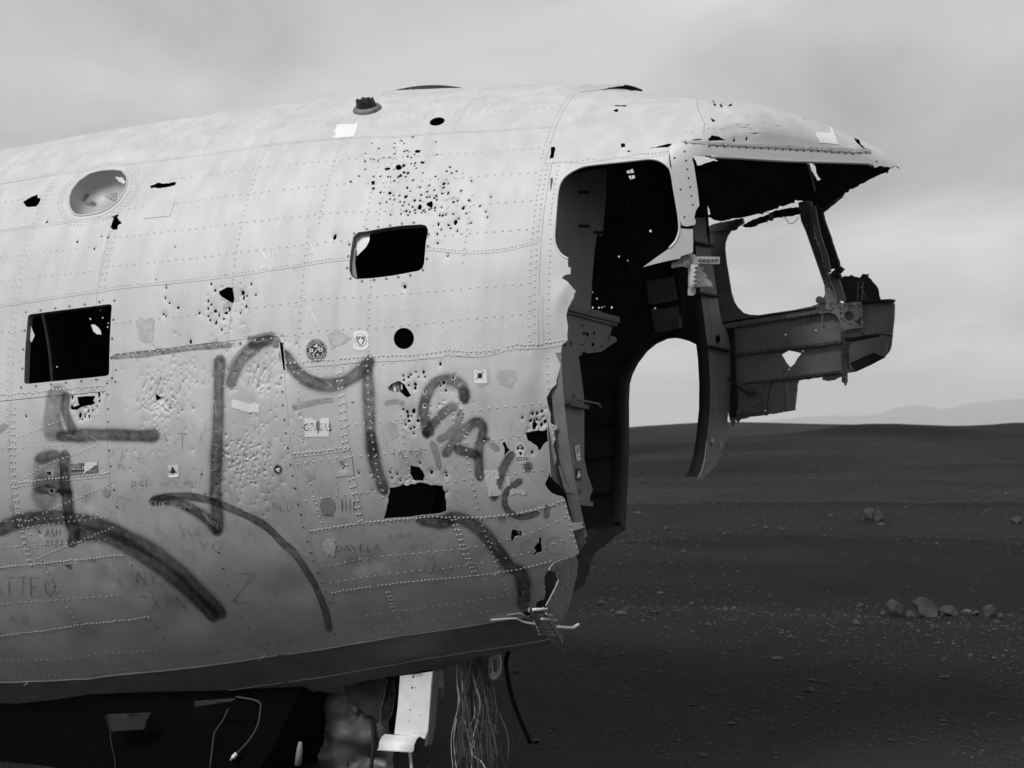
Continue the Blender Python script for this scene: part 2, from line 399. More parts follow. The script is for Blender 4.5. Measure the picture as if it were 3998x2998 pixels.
M['wire'] = material('wire_insulation', .075, .7, 0, .5, 30)
M['wire_white'] = material('pale_wire', .5, .6, 0, .2, 30)

# ------------------------------------------------------------------ the wreck: outer skin
wreck = thing('airplane_wreck', 'stripped grey aircraft fuselage with torn-off nose, dented and covered in graffiti, on black sand', 'airplane', ROOT)
def crop(x0, y0, k, pts): return [(x0 + k*p[0], y0 + k*p[1]) + tuple(p[2:]) for p in pts]
C1 = lambda *p: crop(0, 300, .4973, p); C2 = lambda *p: crop(1000, 300, .5425, p); C3 = lambda *p: crop(2100, 250, .5425, p)
C4 = lambda *p: crop(2550, 400, .4973, p); C5 = lambda *p: crop(0, 1100, .4973, p); C6 = lambda *p: crop(900, 1100, .4973, p)
C7 = lambda *p: crop(1500, 1300, .4973, p); C8 = lambda *p: crop(0, 1800, .4973, p); C9 = lambda *p: crop(900, 1900, .4973, p)
CB = lambda *p: crop(1700, 1950, .3617, p); CW = lambda *p: crop(2140, 560, .2803, p)
R_ = math.radians
def th(d): return R_(d)*RV

WIN_L = rounded([(107,1227),(438,1186),(425,1466),(92,1500)], 14)
WIN_M = C2((690,1200),(700,1150),(735,1118),(800,1110),(930,1088),(1050,1072),(1190,1063),(1225,1072),(1238,1100),(1240,1130),(1226,1180),(1218,1260),(1210,1340),(1198,1375),(1170,1395),(1120,1405),(980,1430),(830,1450),(720,1457),(688,1436),(672,1390),(675,1320))
WIN_R = C7((45,1215),(150,1195),(300,1175),(380,1190),(465,1195),(470,1230),(490,1250),(480,1290),(495,1320),(490,1395),(440,1410),(300,1430),(0,1455),(20,1380),(45,1250))
PORT = ring_pts((900+.4973*1361, 1100+.4973*445), 39.5, 41.5, 32)
DUCT = ring_pts((1000+.5425*1303, 300+.5425*321), 30, 15.5, 20, -.2)
OVAL_C = (387, 750)
OVAL = C1((515,960),(535,890),(600,805),(700,740),(800,715),(920,705),(990,712),(1030,760),(1038,820),(1020,890),(960,980),(880,1050),(800,1090),(690,1112),(610,1120),(560,1105),(525,1060),(512,1010))
BIG = [WIN_L, WIN_M, jag(WIN_R, 1.6, 14, 5), PORT, DUCT, OVAL]
RAGS = [C1((180,980),(245,940),(300,925),(295,950),(320,955),(305,1000),(290,1020),(210,1025)),
 C1((1180,855),(1240,832),(1285,835),(1380,820),(1375,845),(1330,860),(1270,870),(1190,873)),
 C1((875,1095),(935,1080),(920,1105),(955,1145),(925,1165),(920,1200),(885,1200),(868,1180),(880,1140),(900,1115)),
 C5((1720,80),(1790,40),(1830,50),(1835,120),(1825,165),(1790,150),(1745,120)),
 C5((600,900),(740,895),(730,930),(735,960),(650,975),(600,1000),(560,1005),(545,990),(610,970)),
 C5((1212,878),(1255,905),(1235,925),(1222,935),(1212,905)),
 C5((355,1490),(400,1490),(395,1525),(370,1510)), C5((385,1630),(430,1640),(415,1660),(390,1655)),
 C3((525,292),(640,290),(635,300),(550,300)), C3((540,330),(575,318),(580,335),(565,342)),
 C3((95,600),(125,600),(120,640),(115,680),(85,685),(95,650)), C3((597,570),(625,568),(630,595),(600,597)), C3((632,622),(670,618),(655,632)),
 C3((800,605),(940,570),(965,572),(930,595),(860,600)), C3((1255,265),(1340,265),(1330,280),(1270,310),(1255,290),(1275,280)),
 C3((1305,325),(1400,280),(1412,290),(1380,310),(1340,320)), C3((1060,543),(1180,536),(1185,547)), C3((1222,540),(1250,510),(1300,520),(1350,548),(1230,553)),
 C3((1240,385),(1280,405),(1260,415)), C3((1925,412),(1948,432),(1940,438)),
 C4((1575,285),(1610,300),(1670,365),(1650,362),(1600,320)),
 C7((30,430),(60,400),(110,375),(130,380),(165,405),(180,440),(215,495),(180,510),(140,470),(90,460),(40,450)),
 C7((205,1045),(280,1055),(320,1120),(300,1160),(230,1160),(200,1110)), C7((925,855),(950,855),(965,900),(985,910),(960,945),(940,970),(945,920)),
 C7((1105,780),(1160,770),(1295,760),(1305,840),(1280,850),(1255,865),(1215,920),(1200,885),(1130,840)),
 CB((830,320),(890,335),(925,335),(935,370),(930,390),(880,390),(850,410),(825,455),(813,400)),
 CB((1120,410),(1145,405),(1140,470),(1148,510),(1148,560),(1045,595),(1085,550),(1065,515),(1095,490),(1065,480),(1120,455)),
 C6((1825,1180),(1880,1205),(1850,1205)), C6((940,940),(975,945),(960,955)), C6((385,470),(412,482),(434,695),(418,690))]
SHOTS = C2((1045,455),(1062,475),(995,470),(833,472),(880,508),(990,503),(785,547),(915,576),(960,573),(995,548),(1065,533),(1100,537),(1160,532,20),(1085,525),(1090,570),(1115,578),(1140,555),(822,585),(845,590),(783,605),(875,600),(1195,612,13),(1145,618),(1115,622),(1060,632,12),(1138,637),(1152,655),(945,655,16),(1020,648,22),(990,660),(785,661),(1200,690),(1062,683,10),(1090,687,12),(1038,707,10),(1020,717),(965,716),(947,715),(893,712),(845,713),(740,711),(1075,715),(840,758,15),(993,745),(1128,742),(680,753),(842,800,9),(1290,716),(1303,558),(1292,466),(1125,430),(1372,680),(1396,650),(1408,694),(1442,680),(1550,748),(1350,765,13),(1380,766),(1345,793,10),(1245,780),(1180,795),(1088,798),(893,829),(958,832,12),(985,850),(1108,821),(1187,849),(1232,824),(1283,814),(1297,853),(1338,835,10),(1380,833,11),(1475,818),(1030,853),(1075,860,11),(1228,864),(1247,861),(1280,868),(1298,881),(962,876),(993,883),(1036,897),(1065,900),(1140,888,10),(1178,887),(937,898),(888,906),(1055,926),(1098,917),(1125,935),(1175,935,20),(1250,912,21),(1418,897,12),(1447,890),(1530,885),(1688,864),(1488,941,11),(1610,928),(1333,938),(1285,938),(1258,941),(1243,950),(1285,960),(1140,955),(1200,958),(1215,971),(1190,973),(1145,977),(1105,972),(1080,965),(1093,993),(1043,987),(967,992),(1513,981),(1652,970),(1664,1008),(1320,993),(1340,996,9),(1362,990),(1417,985),(1455,1018),(1435,1043,16),(1545,1050),(1385,1067),(1400,1087),(1447,1110),(1332,1100),(1313,1062,10),(1305,1133),(1308,1198),(1380,1289),(1067,1510,9),(565,1150,13)) \
 + C5((1690,70),(1660,20),(1635,152),(1660,180),(1635,210),(1567,245),(1635,270),(1650,300),(1690,230,10),(1720,262),(1755,290),(1790,215,14),(1770,240,10),(1695,320,10),(1740,375),(1905,85,12),(1910,125,10),(1940,110),(1885,245),(1935,195),(1975,20),(2010,105),(1307,48),(1300,130),(1332,168),(1400,203),(1285,255),(1302,268),(1495,470,10),(560,905,8),(770,885,9),(800,870,6),(775,935,7),(720,1010,7),(680,1015,8),(620,1045,13),(655,1055,9),(690,1055,8),(635,1080,7),(755,980,8),(560,985,10),(200,1058,7)) \
 + C7((150,335),(210,325),(250,305),(310,308,10),(190,345),(320,345),(155,368),(195,410),(245,402,9),(245,430,9),(270,345),(465,388,9),(440,415),(480,452),(318,460),(540,350),(440,242),(320,570,8),(150,600),(180,620,9),(232,612,15),(185,650,9),(215,655),(195,690,9),(168,718),(265,690,12),(235,740),(208,752),(232,790),(1085,665),(1165,635),(1200,630),(1240,613),(1150,690,9),(1180,695),(1200,680),(1265,695,10),(1180,728,16),(1235,720,10),(1165,935,8),(370,1095,12),(485,1100),(280,1022,7),(45,1095),(100,1110),(60,1140),(125,1160),(490,1120,8),(495,1245,7)) \
 + C1((365,1137,11),(605,1295,8),(738,1348,8),(845,1260,9),(795,1252,6),(1228,1594,5),(1375,1335,5),(1420,787,5)) + C8((307,567,10)) + C6((1364,40,8),(875,1432,9),(893,1450,9),(885,1465,8),(1008,1502,7)) + C3((1563,503,11),(1412,548,6),(1500,540,6))
# the edge of the skin at the nose: roof beak, windscreen bar, side window, then the tear down to the belly
BAR_TOP = C4((1780,495),(1700,395),(1450,380),(1200,366),(1000,357),(800,348),(600,340),(420,332),(250,318),(175,322),(140,345))
BAR_LOW = C4((1735,515),(1715,490),(1680,477),(1500,470),(1200,462),(1000,455),(700,436),(450,423),(340,415),(312,425),(302,450))
WINDOW_S = CW((1405,1659),(1560,1560),(1690,1460),(1780,1360),(1825,1240),(1832,1140),(1815,960),(1790,800),(1750,580),(1710,380),(1670,320),(1600,260),(1520,222),(1440,208),(1350,210),(1100,240),(800,270),(560,298),(450,325),(330,385),(230,460),(165,550),(135,660),(120,800),(105,1000),(90,1200),(85,1290),(95,1390),(130,1480),(190,1555),(275,1605))
TEAR = [(2216,1030),(2217,1045),(2227,1043),(2226,1070),(2203,1076),(2190,1086),(2215,1100),(2235,1120),(2246,1137),(2242,1160),(2237,1180),(2218,1200),(2212,1230),(2218,1277),(2216,1304),(2215,1329),(2202,1338),(2193,1349),(2190,1370),(2193,1397),(2191,1413),(2182,1453),(2175,1481),(2174,1499),(2164,1508),(2148,1521),(2142,1537),(2133,1555),(2137,1571),(2144,1591),(2150,1612),(2150,1629),(2150,1650),(2159,1659),(2174,1660),(2174,1672),(2163,1679),(2166,1713),(2161,1736),(2165,1758),(2173,1781),(2173,1799),(2164,1817),(2155,1835),(2143,1845),(2141,1860),(2129,1885),(2135,1905),(2155,1923),(2177,1933),(2200,1938),(2204,1946),(2211,1962),(2216,1984),(2225,2016),(2234,2040),(2273,2040),(2273,2052),(2281,2054),(2270,2062),(2238,2072),(2243,2090),(2252,2117),(2259,2142),(2262,2156),(2250,2167),(2216,2175),(2179,2187),(2168,2194),(2150,2205),(2139,2226),(2127,2253),(2126,2285),(2130,2312),(2127,2339),(2105,2344),(2094,2352),(2092,2373),(2069,2380),(2033,2391),(2042,2398),(2091,2427),(2109,2438),(2130,2468),(2158,2509),(2139,2518)]
FOOT = [(2000,2545),(1882,2558),(1755,2603),(1733,2621),(1710,2612),(1552,2637),(1416,2658),(1340,2685),(1353,2707),(1249,2698),(1100,2716)]
tri_tip = C3((985,1392),(905,1425),(830,1440),(760,1458))[::1]
post_low = [(2612,600),(2614,640),(2624,720),(2638,800),(2650,870),(2660,892),(2705,893),(2707,940),(2706,985),(2660,1000),(2655,1010),(2590,1022),(2510,1043)]
edge_px = [(3500,650),(3480,655),(3455,652)] + list(BAR_TOP) + post_low + list(WINDOW_S[2:]) + TEAR + FOOT
edge_uv = NEAR.from_px(edge_px)
r_ = np.random.default_rng(11)
nb = 3 + len(BAR_TOP) + len(post_low) + len(WINDOW_S) - 2
edge_uv[nb:] += r_.normal(0, .0012, edge_uv[nb:].shape)
NEAR_OUT = np.vstack([[(-4.4, -.02), (-3, -.02), (-1, -.02), (.3, -.02), (1.0, -.02), (1.300, -.02)], edge_uv, [(-2.2, th(162)), (-4.4, th(162))]])

# seams: slots between skin sheets
def along(t, a, b): return np.array([(a, th(t)), (b, th(t))])
def across(s, a, b): return np.array([(s, th(a)), (s, th(b))])
def bigedge_l(): return NEAR.from_px([(443,1386),(438,1486),(411,1486),(411,1538),(418,1720),(428,1865),(450,2000),(500,2215),(590,2420),(640,2500),(686,2572)])
def bigedge_r(): return NEAR.from_px([(1111,1314),(1111,1443),(1124,1590),(1134,1697),(1146,1786),(1169,1920),(1190,2000),(1210,2090),(1250,2210),(1300,2330),(1345,2420),(1368,2478)])
def th_of_z(s, z):
    s = np.asarray(s, float); zc = ZC(s); f = np.clip((z-zc)/np.where(z > zc, ZT(s)-zc, zc-ZB(s)), -1, 1)
    return np.arccos(np.sign(f)*np.where(f > 0, np.abs(f)**(NU(s)/2), np.abs(f)))*RV
def longline(t, a, b):
    # a lengthwise line that stays straight where the section changes towards the cockpit
    S = np.arange(a, b+.001, .05); S = np.append(S, b) if S[-1] < b-.01 else S
    T = np.full(len(S), th(t)); k = S > -.75
    if k.any():
        z0 = float(local(-.75, R_(t))[2]); z1 = float(local(-1.25, R_(t))[2]); z = z0 + (z0-z1)/.5*(S[k]+.75); T[k] = th_of_z(S[k], z)
    return np.stack([S, T], 1)
SEAM75 = np.vstack([[(-4.4, th(75.2))], NEAR.from_px([(-500,1247),(0,1199),(477,1128),(905,1083),(1100,1053),(1363,1017),(1678,978),(2107,943)])])
S_C, S_A, S_M = -2.57, -1.40, -2.10
SEAMS = [longline(44, -4.4, -.03), SEAM75, along(59, -4.4, S_M), across(S_M, 59, 93), across(-.03, 0, 45), across(-.03, 45, 56), across(0, 56, 75), across(0, 75, 94),
 across(S_C, 44, 59), across(S_A, 75, 85.2), NEAR.from_px([(0,1567),(210,1545),(411,1527)]), NEAR.from_px([(443,1386),(630,1362),(815,1339),(895,1331),(1064,1314),(1111,1312)]),
 bigedge_l(), bigedge_r(), NEAR.from_px([(686,2572),(1000,2525),(1368,2478)]), NEAR.from_px([(1111,1443),(1300,1428),(1482,1413),(1750,1388),(2000,1363),(2200,1347)]),
 NEAR.from_px([(1146,1786),(1260,1775),(1377,1762)]), NEAR.from_px([(1340,1432),(1352,1560),(1370,1761),(1402,1920),(1430,2049)]),
 NEAR.from_px([(45,1905),(220,1885),(428,1863)]), NEAR.from_px([(40,1572),(38,1720),(45,1905),(60,2014),(107,2215)]),
 NEAR.from_px([(0,2232),(250,2207),(488,2180)]), NEAR.from_px([(1212,2088),(1700,2028),(2225,1958)]), NEAR.from_px([(0,2495),(300,2458),(588,2420)]), NEAR.from_px([(1296,2326),(1700,2272),(2160,2200)]),
 NEAR.from_px([(1500,2305),(1530,2380),(1560,2450)]), NEAR.from_px([(1755,2020),(1800,2150),(1845,2252)]),
 along(145.2, -4.4, -.3), along(156.5, -4.4, -.28), NEAR.from_px([(1030,2560),(1110,2645)]), NEAR.from_px([(1735,2450),(1810,2560)]), NEAR.from_px([(120,2660),(235,2730)]),
 NEAR.from_px([(2780,395),(2765,420),(2752,480),(2748,520)]), NEAR.from_px([(2122,643),(2200,634),(2400,612),(2612,596)])]
SW = .0006
def slot(line):
    l = densify(line, .05, False); d = np.gradient(l, axis=0); n = np.stack([-d[:, 1], d[:, 0]], 1); n /= np.linalg.norm(n, axis=1)[:, None]
    return np.vstack([l + n*SW, (l - n*SW)[::-1]])
slots = [slot(l) for l in SEAMS]

# dents: shot holes push the skin in; the big replaced panel is peppered with shallow dimples
shot_uv = NEAR.from_px([p[:2] for p in SHOTS]); shot_r = np.array([(p[2] if len(p) > 2 else 7.5) for p in SHOTS]) * .60 / 900
dl = [(u, v, r*2.4, min(r*.75, .006)) for (u, v), r in zip(shot_uv, shot_r)]
def cluster(cx, cy, sx, sy, n, seed, depth=.0036, rad=.0050, ring=0.0):
    r = np.random.default_rng(seed); p = r.normal(0, 1, (n, 2))
    if ring: p *= (1 + ring/np.maximum(np.hypot(p[:, 0], p[:, 1]), .3))[:, None]
    q = NEAR.from_px(np.stack([cx+p[:, 0]*sx, cy+p[:, 1]*sy], 1))
    return [(u, v, rad*r.uniform(.7, 1.35), depth*r.uniform(.5, 1.5)) for u, v in q]
for a in [(625,1555,55,60,120,1),(640,1590,30,45,60,2),(1015,1470,45,45,90,3),(930,1790,60,75,130,4),(1000,1850,60,90,70,5),(690,1420,60,40,40,6),(330,1570,35,35,30,7),(760,1480,90,80,50,8),(560,1750,80,60,16,9),
          (1560,560,110,90,40,10),(1690,790,90,70,45,11),(905,1215,60,70,45,12),(1000,1330,120,35,30,13),(1745,1560,60,60,35,14),(1560,1890,70,25,22,15),(2110,1640,25,35,14,16),(1150,1680,60,90,20,19)]:
    dl += cluster(*a)
for x_, y_ in C3((1110,415),(1130,360),(1000,325),(750,370),(890,390),(1070,488),(1112,488),(1140,362),(1210,345),(1328,355),(1388,378),(1440,435),(1508,382),(1510,440),(1490,458),(1532,470),(1608,372),(1622,420),(1730,445),(1330,468),(1230,465),(1268,466),(1215,380),(1228,430)): dl.append((*NEAR.from_px([(x_, y_)])[0], .0085, .006))
dl += [(*NEAR.from_px([p[:2]])[0], p[2], p[3]) for p in [(905,1190,.06,.012),(615,1555,.05,.010),(1020,1470,.07,.012),(960,1500,.09,-.006),(2130,1420,.08,.010),(2080,1470,.06,-.006),(330,1575,.07,.010),(1390,2210,.05,.007),(1470,2190,.05,.006),
      (1750,1530,.06,.008),(1600,1850,.06,.008),(420,2260,.05,.006),(380,2510,.12,.012),(700,2400,.16,.012),(1180,2300,.12,.010),(1050,2100,.10,.008),(550,2300,.08,.006),(2200,1140,.05,-.010),(360,1960,.05,.006),(340,1970,.03,.006),(1000,1690,.15,.008),(820,1700,.12,-.006),(1250,1600,.12,.007),
      (1900,1700,.14,.006),(1700,1250,.15,.005),(700,800,.2,.005),(1300,900,.18,.004),(2400,470,.15,.005),(2900,500,.10,.005)]]
DENTS = np.array(dl); bin_dents()
extra = [DENTS[:, :2]]
for k, q in ((6, .45), (8, .9), (8, 1.5)):
    for i in range(k):
        t = 2*math.pi*i/k + q; extra.append(DENTS[:, :2] + DENTS[:, 2:3]*q*np.array([math.cos(t), math.sin(t)]))
extra = np.vstack(extra)
def shot_hole(c, r, seed):
    q = np.random.default_rng(seed); n = 9; t = np.linspace(0, 2*math.pi, n, endpoint=False); rr = r*q.uniform(.7, 1.25, n)
    return np.stack([c[0]+rr*np.cos(t)*q.uniform(.8, 1.2), c[1]+rr*np.sin(t)*q.uniform(.8, 1.2)], 1)
holes_uv = [densify(NEAR.from_px(h), .02) for h in BIG] + [NEAR.from_px(jag(h, .9, 9, 40+i)) for i, h in enumerate(RAGS)] + [shot_hole(c, r, i) for i, (c, r) in enumerate(zip(shot_uv, shot_r))]
outer_near = densify(NEAR_OUT, .03)
pts = np.vstack([grid_in(NEAR_OUT, .026), extra[inside(NEAR_OUT, extra)]])
uv, F = triangulate(outer_near, holes_uv + slots, pts)
comp = components(F, len(uv))
BIG_C = NEAR.from_px([(800, 1900)])[0]
n_panels = 0
for c in np.unique(comp):
    f = F[comp == c]
    a = uv[f]; ar = .5*np.abs((a[:,1,0]-a[:,0,0])*(a[:,2,1]-a[:,0,1])-(a[:,2,0]-a[:,0,0])*(a[:,1,1]-a[:,0,1]))
    if ar.sum() < 2e-4: continue
    cen = (a.mean(1)*ar[:, None]).sum(0)/ar.sum()
    big = inside(np.vstack([bigedge_l(), bigedge_r()[::-1]]), cen[None])[0]
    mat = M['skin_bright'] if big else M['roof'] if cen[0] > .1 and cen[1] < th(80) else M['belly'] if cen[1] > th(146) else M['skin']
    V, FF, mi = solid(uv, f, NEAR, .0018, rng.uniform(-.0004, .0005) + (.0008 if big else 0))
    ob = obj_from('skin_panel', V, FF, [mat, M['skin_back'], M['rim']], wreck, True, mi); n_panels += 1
    if big: ob['label'] = 'large replaced panel of brighter metal peppered with dimples'
print('near panels', n_panels, 'tris', len(F))

# ------------------------------------------------------------------ far side of the fuselage, seen from inside
FAR_HOLES = [C5((715,340),(740,335),(790,380),(797,415),(760,410),(735,390)), C5((700,280),(712,285),(720,302),(708,298)), C5((803,275),(815,285),(806,292)),
 CW((1095,375),(1180,355),(1195,400),(1218,475),(1150,505),(1115,440)), crop(2100,1100,.3617,[(1250,283),(1262,278),(1280,292),(1278,305),(1262,300)])]
FAR_DOTS = C5((287,324,6),(850,325,6),(845,355,7),(448,668,7),(368,693,6),(788,222,3)) + [(2140+.2803*x, 560+.2803*y, r) for x, y, r in ((1427,1218,10),(985,1575,7),(1110,1630,5))] \
 + crop(2100,1100,.3617,[(634,182,6),(590,280,7),(655,280,7),(690,278,5),(795,278,8),(590,112,4),(718,268,3)]) + [(1363,1080,3),(1369,1077,3),(1374,1083,3)]
ARCH = crop(2100,1100,.3617,[(1900,760),(1800,710),(1700,655),(1600,620),(1500,605),(1400,615),(1280,670),(1180,750),(1080,880),(1020,1000),(990,1100),(980,1300)]) + [(2455,1664),(2454,1750),(2451,1850),(2446,1950),(2440,2068)]
far_roof_edge = C4((1925,488),(1830,550),(1750,580),(1650,630),(1550,690),(1450,745),(1400,790),(1340,830),(1260,790),(1200,755),(1190,775),(1130,770),(1110,760),(1110,790),(940,840),(800,875),(640,900),(560,930),(480,925),(450,880),(430,800))
far_roof_edge = [tuple(p) for p in jag(far_roof_edge, 2.0, 10, 3, False)]
far_edge = FAR.from_px(far_roof_edge + [(2768,880),(2775,1000),(2785,1200),(2790,1380)] + ARCH + [(2400,2090),(2330,2130)])
FAR_OUT = np.vstack([[(1.300, .015)], far_edge, [(-.35, -th(140)), (-.9, -th(165)), (-4.4, -th(165)), (-4.4, .015), (-2, .015), (0, .015)]])
fh = [FAR.from_px(jag(h, .8, 12, 70+i)) for i, h in enumerate(FAR_HOLES)]
fh += [ring_pts(FAR.from_px([p[:2]])[0], p[2]*.5/700, n=9) for p in FAR_DOTS]
sky_gap = FAR.from_px(C4((1207,470),(1250,470),(1278,500),(1282,545),(1300,585),(1320,605),(1290,615),(1262,560),(1235,520)))
sky_top = FAR.from_px(jag(C4((310,425),(350,405),(430,432),(470,430),(520,470),(480,462),(410,480),(380,492),(345,500),(335,470)), .8, 6, 8))
fh += [sky_gap, sky_top]
uvf, Ff = triangulate(densify(FAR_OUT, .05), [densify(h, .03) for h in fh], grid_in(FAR_OUT, .06))
cc = uvf[Ff].mean(1)
cells = np.digitize(cc[:, 0], [-2.6, -1.4, -.03]) * 10 + np.digitize(-cc[:, 1], [th(44), th(75), th(110)])
for c in np.unique(cells):
    V, FF, mi = solid(uvf, Ff[cells == c], FAR, .0018)
    o = obj_from('skin_panel', V, FF, [M['skin'], M['skin_back'], M['skin_back']], wreck, True, mi)
    o['label'] = 'far side skin sheet seen from inside the fuselage'
# unseen end sheet added to keep light out of the cabin; ribs and stringers
st = station(-4.35)
tt = np.linspace(-math.pi*.92, math.pi*.92, 60); s_, l_, z_ = local(np.full(60, -4.35), tt)
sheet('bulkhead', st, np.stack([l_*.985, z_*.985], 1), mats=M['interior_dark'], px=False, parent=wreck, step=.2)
def hoop(name, s, t0, t1, depth, mat, flange=.03, inset=.006, n=60):
    t = np.linspace(R_(t0), R_(t1), n); _, l, z = local(np.full(n, s), t)
    P = np.stack([l, z], 1); d = np.gradient(P, axis=0); nrm = np.stack([-d[:, 1], d[:, 0]], 1); nrm /= np.linalg.norm(nrm, axis=1)[:, None]
    cen = np.array([0, .3]); sg = np.sign(((cen-P)*nrm).sum(1)); nrm *= sg[:, None]
    a = P + nrm*inset; b = P + nrm*(inset+depth)
    W = lambda q, ss: ORG + ss*AX + q[:, :1]*LAT + q[:, 1:2]*UP
    rows = [W(a, s+flange), W(a, s), W(b, s), W(b, s+flange*.6)]
    rows2 = [W(a + nrm*.003, s+flange), W(a + nrm*.003, s+.003), W(b-nrm*.003, s+.003), W(b - nrm*.003, s+flange*.6)]
    V = np.concatenate(rows + rows2[::-1]); F = []; k = 8
    for r in range(k):
        for i in range(n-1): F.append((r*n+i, r*n+i+1, ((r+1) % k)*n+i+1, ((r+1) % k)*n+i))
    F.append([r*n for r in range(k)]); F.append([r*n+n-1 for r in range(k)][::-1])
    return obj_from(name, V, F, mat, wreck, False)
for s in (-1.4, -.75): hoop('rib', s, -150, -12, .05, M['black_shade'], .025, .022)  # ribs blackened so they read as cabin shade
hoop('rib', .035, 96, 129, .045, M['interior'], .052, .012)
sheet('rib_stub', NEAR, jag(crop(2080,1950,.226,[(700,545),(840,510),(920,770),(880,800),(810,900),(775,780)]), .5, 9, 2), [ring_pts(crop(2080,1950,.226,[p])[0], 1.6, n=7) for p in ((775,570),(805,670),(838,768),(860,690))], [M['corroded'], M['interior_dark'], M['rim']], th=.004, off=-.006, step=.03, parent=wreck)
hoop('rib', .02, -72, -12, .06, M['interior_dark'], .03, .01)
def stringer(t, s0, s1, h=.036, mat='interior_dark', name='stringer'):
    S = np.linspace(s0, s1, 24); T = np.full(24, R_(t)); q = np.stack([S, T*RV], 1)
    srf = NEAR if t > 0 else FAR
    n = srf.normal(q); b = srf.base(q); d = R_(.6)
    up = srf.base(np.stack([S, (T+d)*RV], 1)) - b; up /= np.linalg.norm(up, axis=1)[:, None]
    rows = [b-n*.02, b-n*h, b-n*h+up*.014, b-n*(h-.003)+up*.014, b-n*(h-.003)+up*.003, b-n*.02+up*.003]
    V = np.concatenate(rows); F = []
    for r in range(6):
        for i in range(23): F.append((r*24+i, r*24+i+1, ((r+1) % 6)*24+i+1, ((r+1) % 6)*24+i))
    return obj_from(name, V, F, M[mat], wreck, False)
for t in (-40, -55, -70): stringer(t, -3.4, .2)
for t in (-84, -92, -100, -108, -117): stringer(t, -3.0, -.33)
for t in (30, 100): stringer(t, -3.6, -.08)

# ------------------------------------------------------------------ the forward bulkhead behind the side window
BH = station(.015)
sheet('bulkhead', BH, [(2150,695),(2370,655),(2368,760),(2362,830),(2354,910),(2346,925),(2340,900),(2330,925),(2322,980),(2318,1020),(2312,1100),(2306,1208),(2340,1212),(2390,1235),(2408,1252),(2393,1271),(2383,1309),(2405,1316),(2410,1331),(2347,1373),(2292,1379),(2288,1372),(2274,1377),(2272,1388),(2261,1388),(2270,1450),(2281,1544),(2283,1612),(2281,1792),(2291,1844),(2314,1910),(2303,1939),(2303,1957),(2240,1952),(2215,1930),(2150,1860),(2140,1700),(2135,1560),(2140,1400),(2140,1200),(2145,900)],
      [ring_pts(p, r, r*1.4, 9) for p, r in [((2276,1271),4),((2283,1302),6),((2296,1305),7),((2322,1300),5),((2317,1345),6),((2350,1350),4),((2276,1345),4),((2207,1349),5),((2240,1310),3),((2210,820),2),((2235,900),2),((2250,780),2),((2262,960),2),((2300,880),2)]],
      [M['interior'], M['interior'], M['rim']], th=.003, step=.05, parent=wreck, label='grey inner bulkhead sheet with torn edge and scratches')
def beam(name, surf, a, b, w, t, mat, off=0.02, parent=wreck):
    if type(surf) in (Flat, Wall): surf = surf.at(off); off = 0.0
    q = surf.from_px([a, b]); P = surf.point(q, off); return obj_from(name, *boxmesh(P[0], P[1], t, w, UP), M[mat], parent, False)
beam('stiffener', BH, (2205,1196), (2412,1250), .028, .022, 'corroded', .016)
beam('stiffener', BH, (2213,1212), (2408,1266), .020, .006, 'interior', .010)
beam('stiffener', BH, (2168,1563), (2290,1590), .018, .03, 'corroded', .02)
P = BH.point(BH.from_px([(2185,1584),(2202,1566),(2215,1560),(2250,1567),(2290,1575),(2303,1580),(2308,1592)]), .045)
obj_from('bent_rod', *tubemesh(smoothpath(P, 5), .0055, 7), M['corroded'], wreck)
beam('stiffener', BH, (2240,1960), (2303,1968), .02, .03, 'corroded', .02)
for a in ((2228,1339),(2238,1545),(2375,1316),(2262,1918)):
    p = BH.point(BH.from_px([a]), .012)[0]; obj_from('bolt', *tubemesh([p-AX*.012, p-AX*.004], .010, 8), M['corroded'], wreck, False)
for a in ((2258,750),(2262,882),(2320,907)):
    p = BH.point(BH.from_px([a]), .0)[0]; obj_from('peg', *tubemesh([p, p+AX*.05-UP*.004], .007, 7), M['interior_dark'], wreck, False)
# lower remains of the bulkhead, dark and ragged
BL = station(-.03)
sheet('floor_bulkhead', BL, jag(crop(2080,1950,.226,[(640,500),(850,518),(1090,515),(1100,575),(1130,575),(1430,470),(1530,465),(1560,520),(1500,580),(1320,720),(1220,820),(1180,830),(1080,920),(1040,990),(900,1040),(950,1100),(965,1180),(970,1240),(930,1330),(900,1400),(890,1480),(700,1590),(600,1500),(620,1000),(560,800)]), 1.0, 8, 4), [], M['interior_dark'], th=.004, step=.05, parent=wreck)
sheet('keel_web', station(.045), jag(CB((1270,690),(1430,625),(1520,610),(1540,700),(1520,850),(1480,1000),(1430,1200),(1400,1290),(1360,1310),(1290,1260),(1200,1140),(1310,930),(1330,870),(1300,790),(1220,760)), .8, 8, 9), [], [M['corroded'], M['corroded'], M['rim']], th=.004, step=.04, parent=wreck)

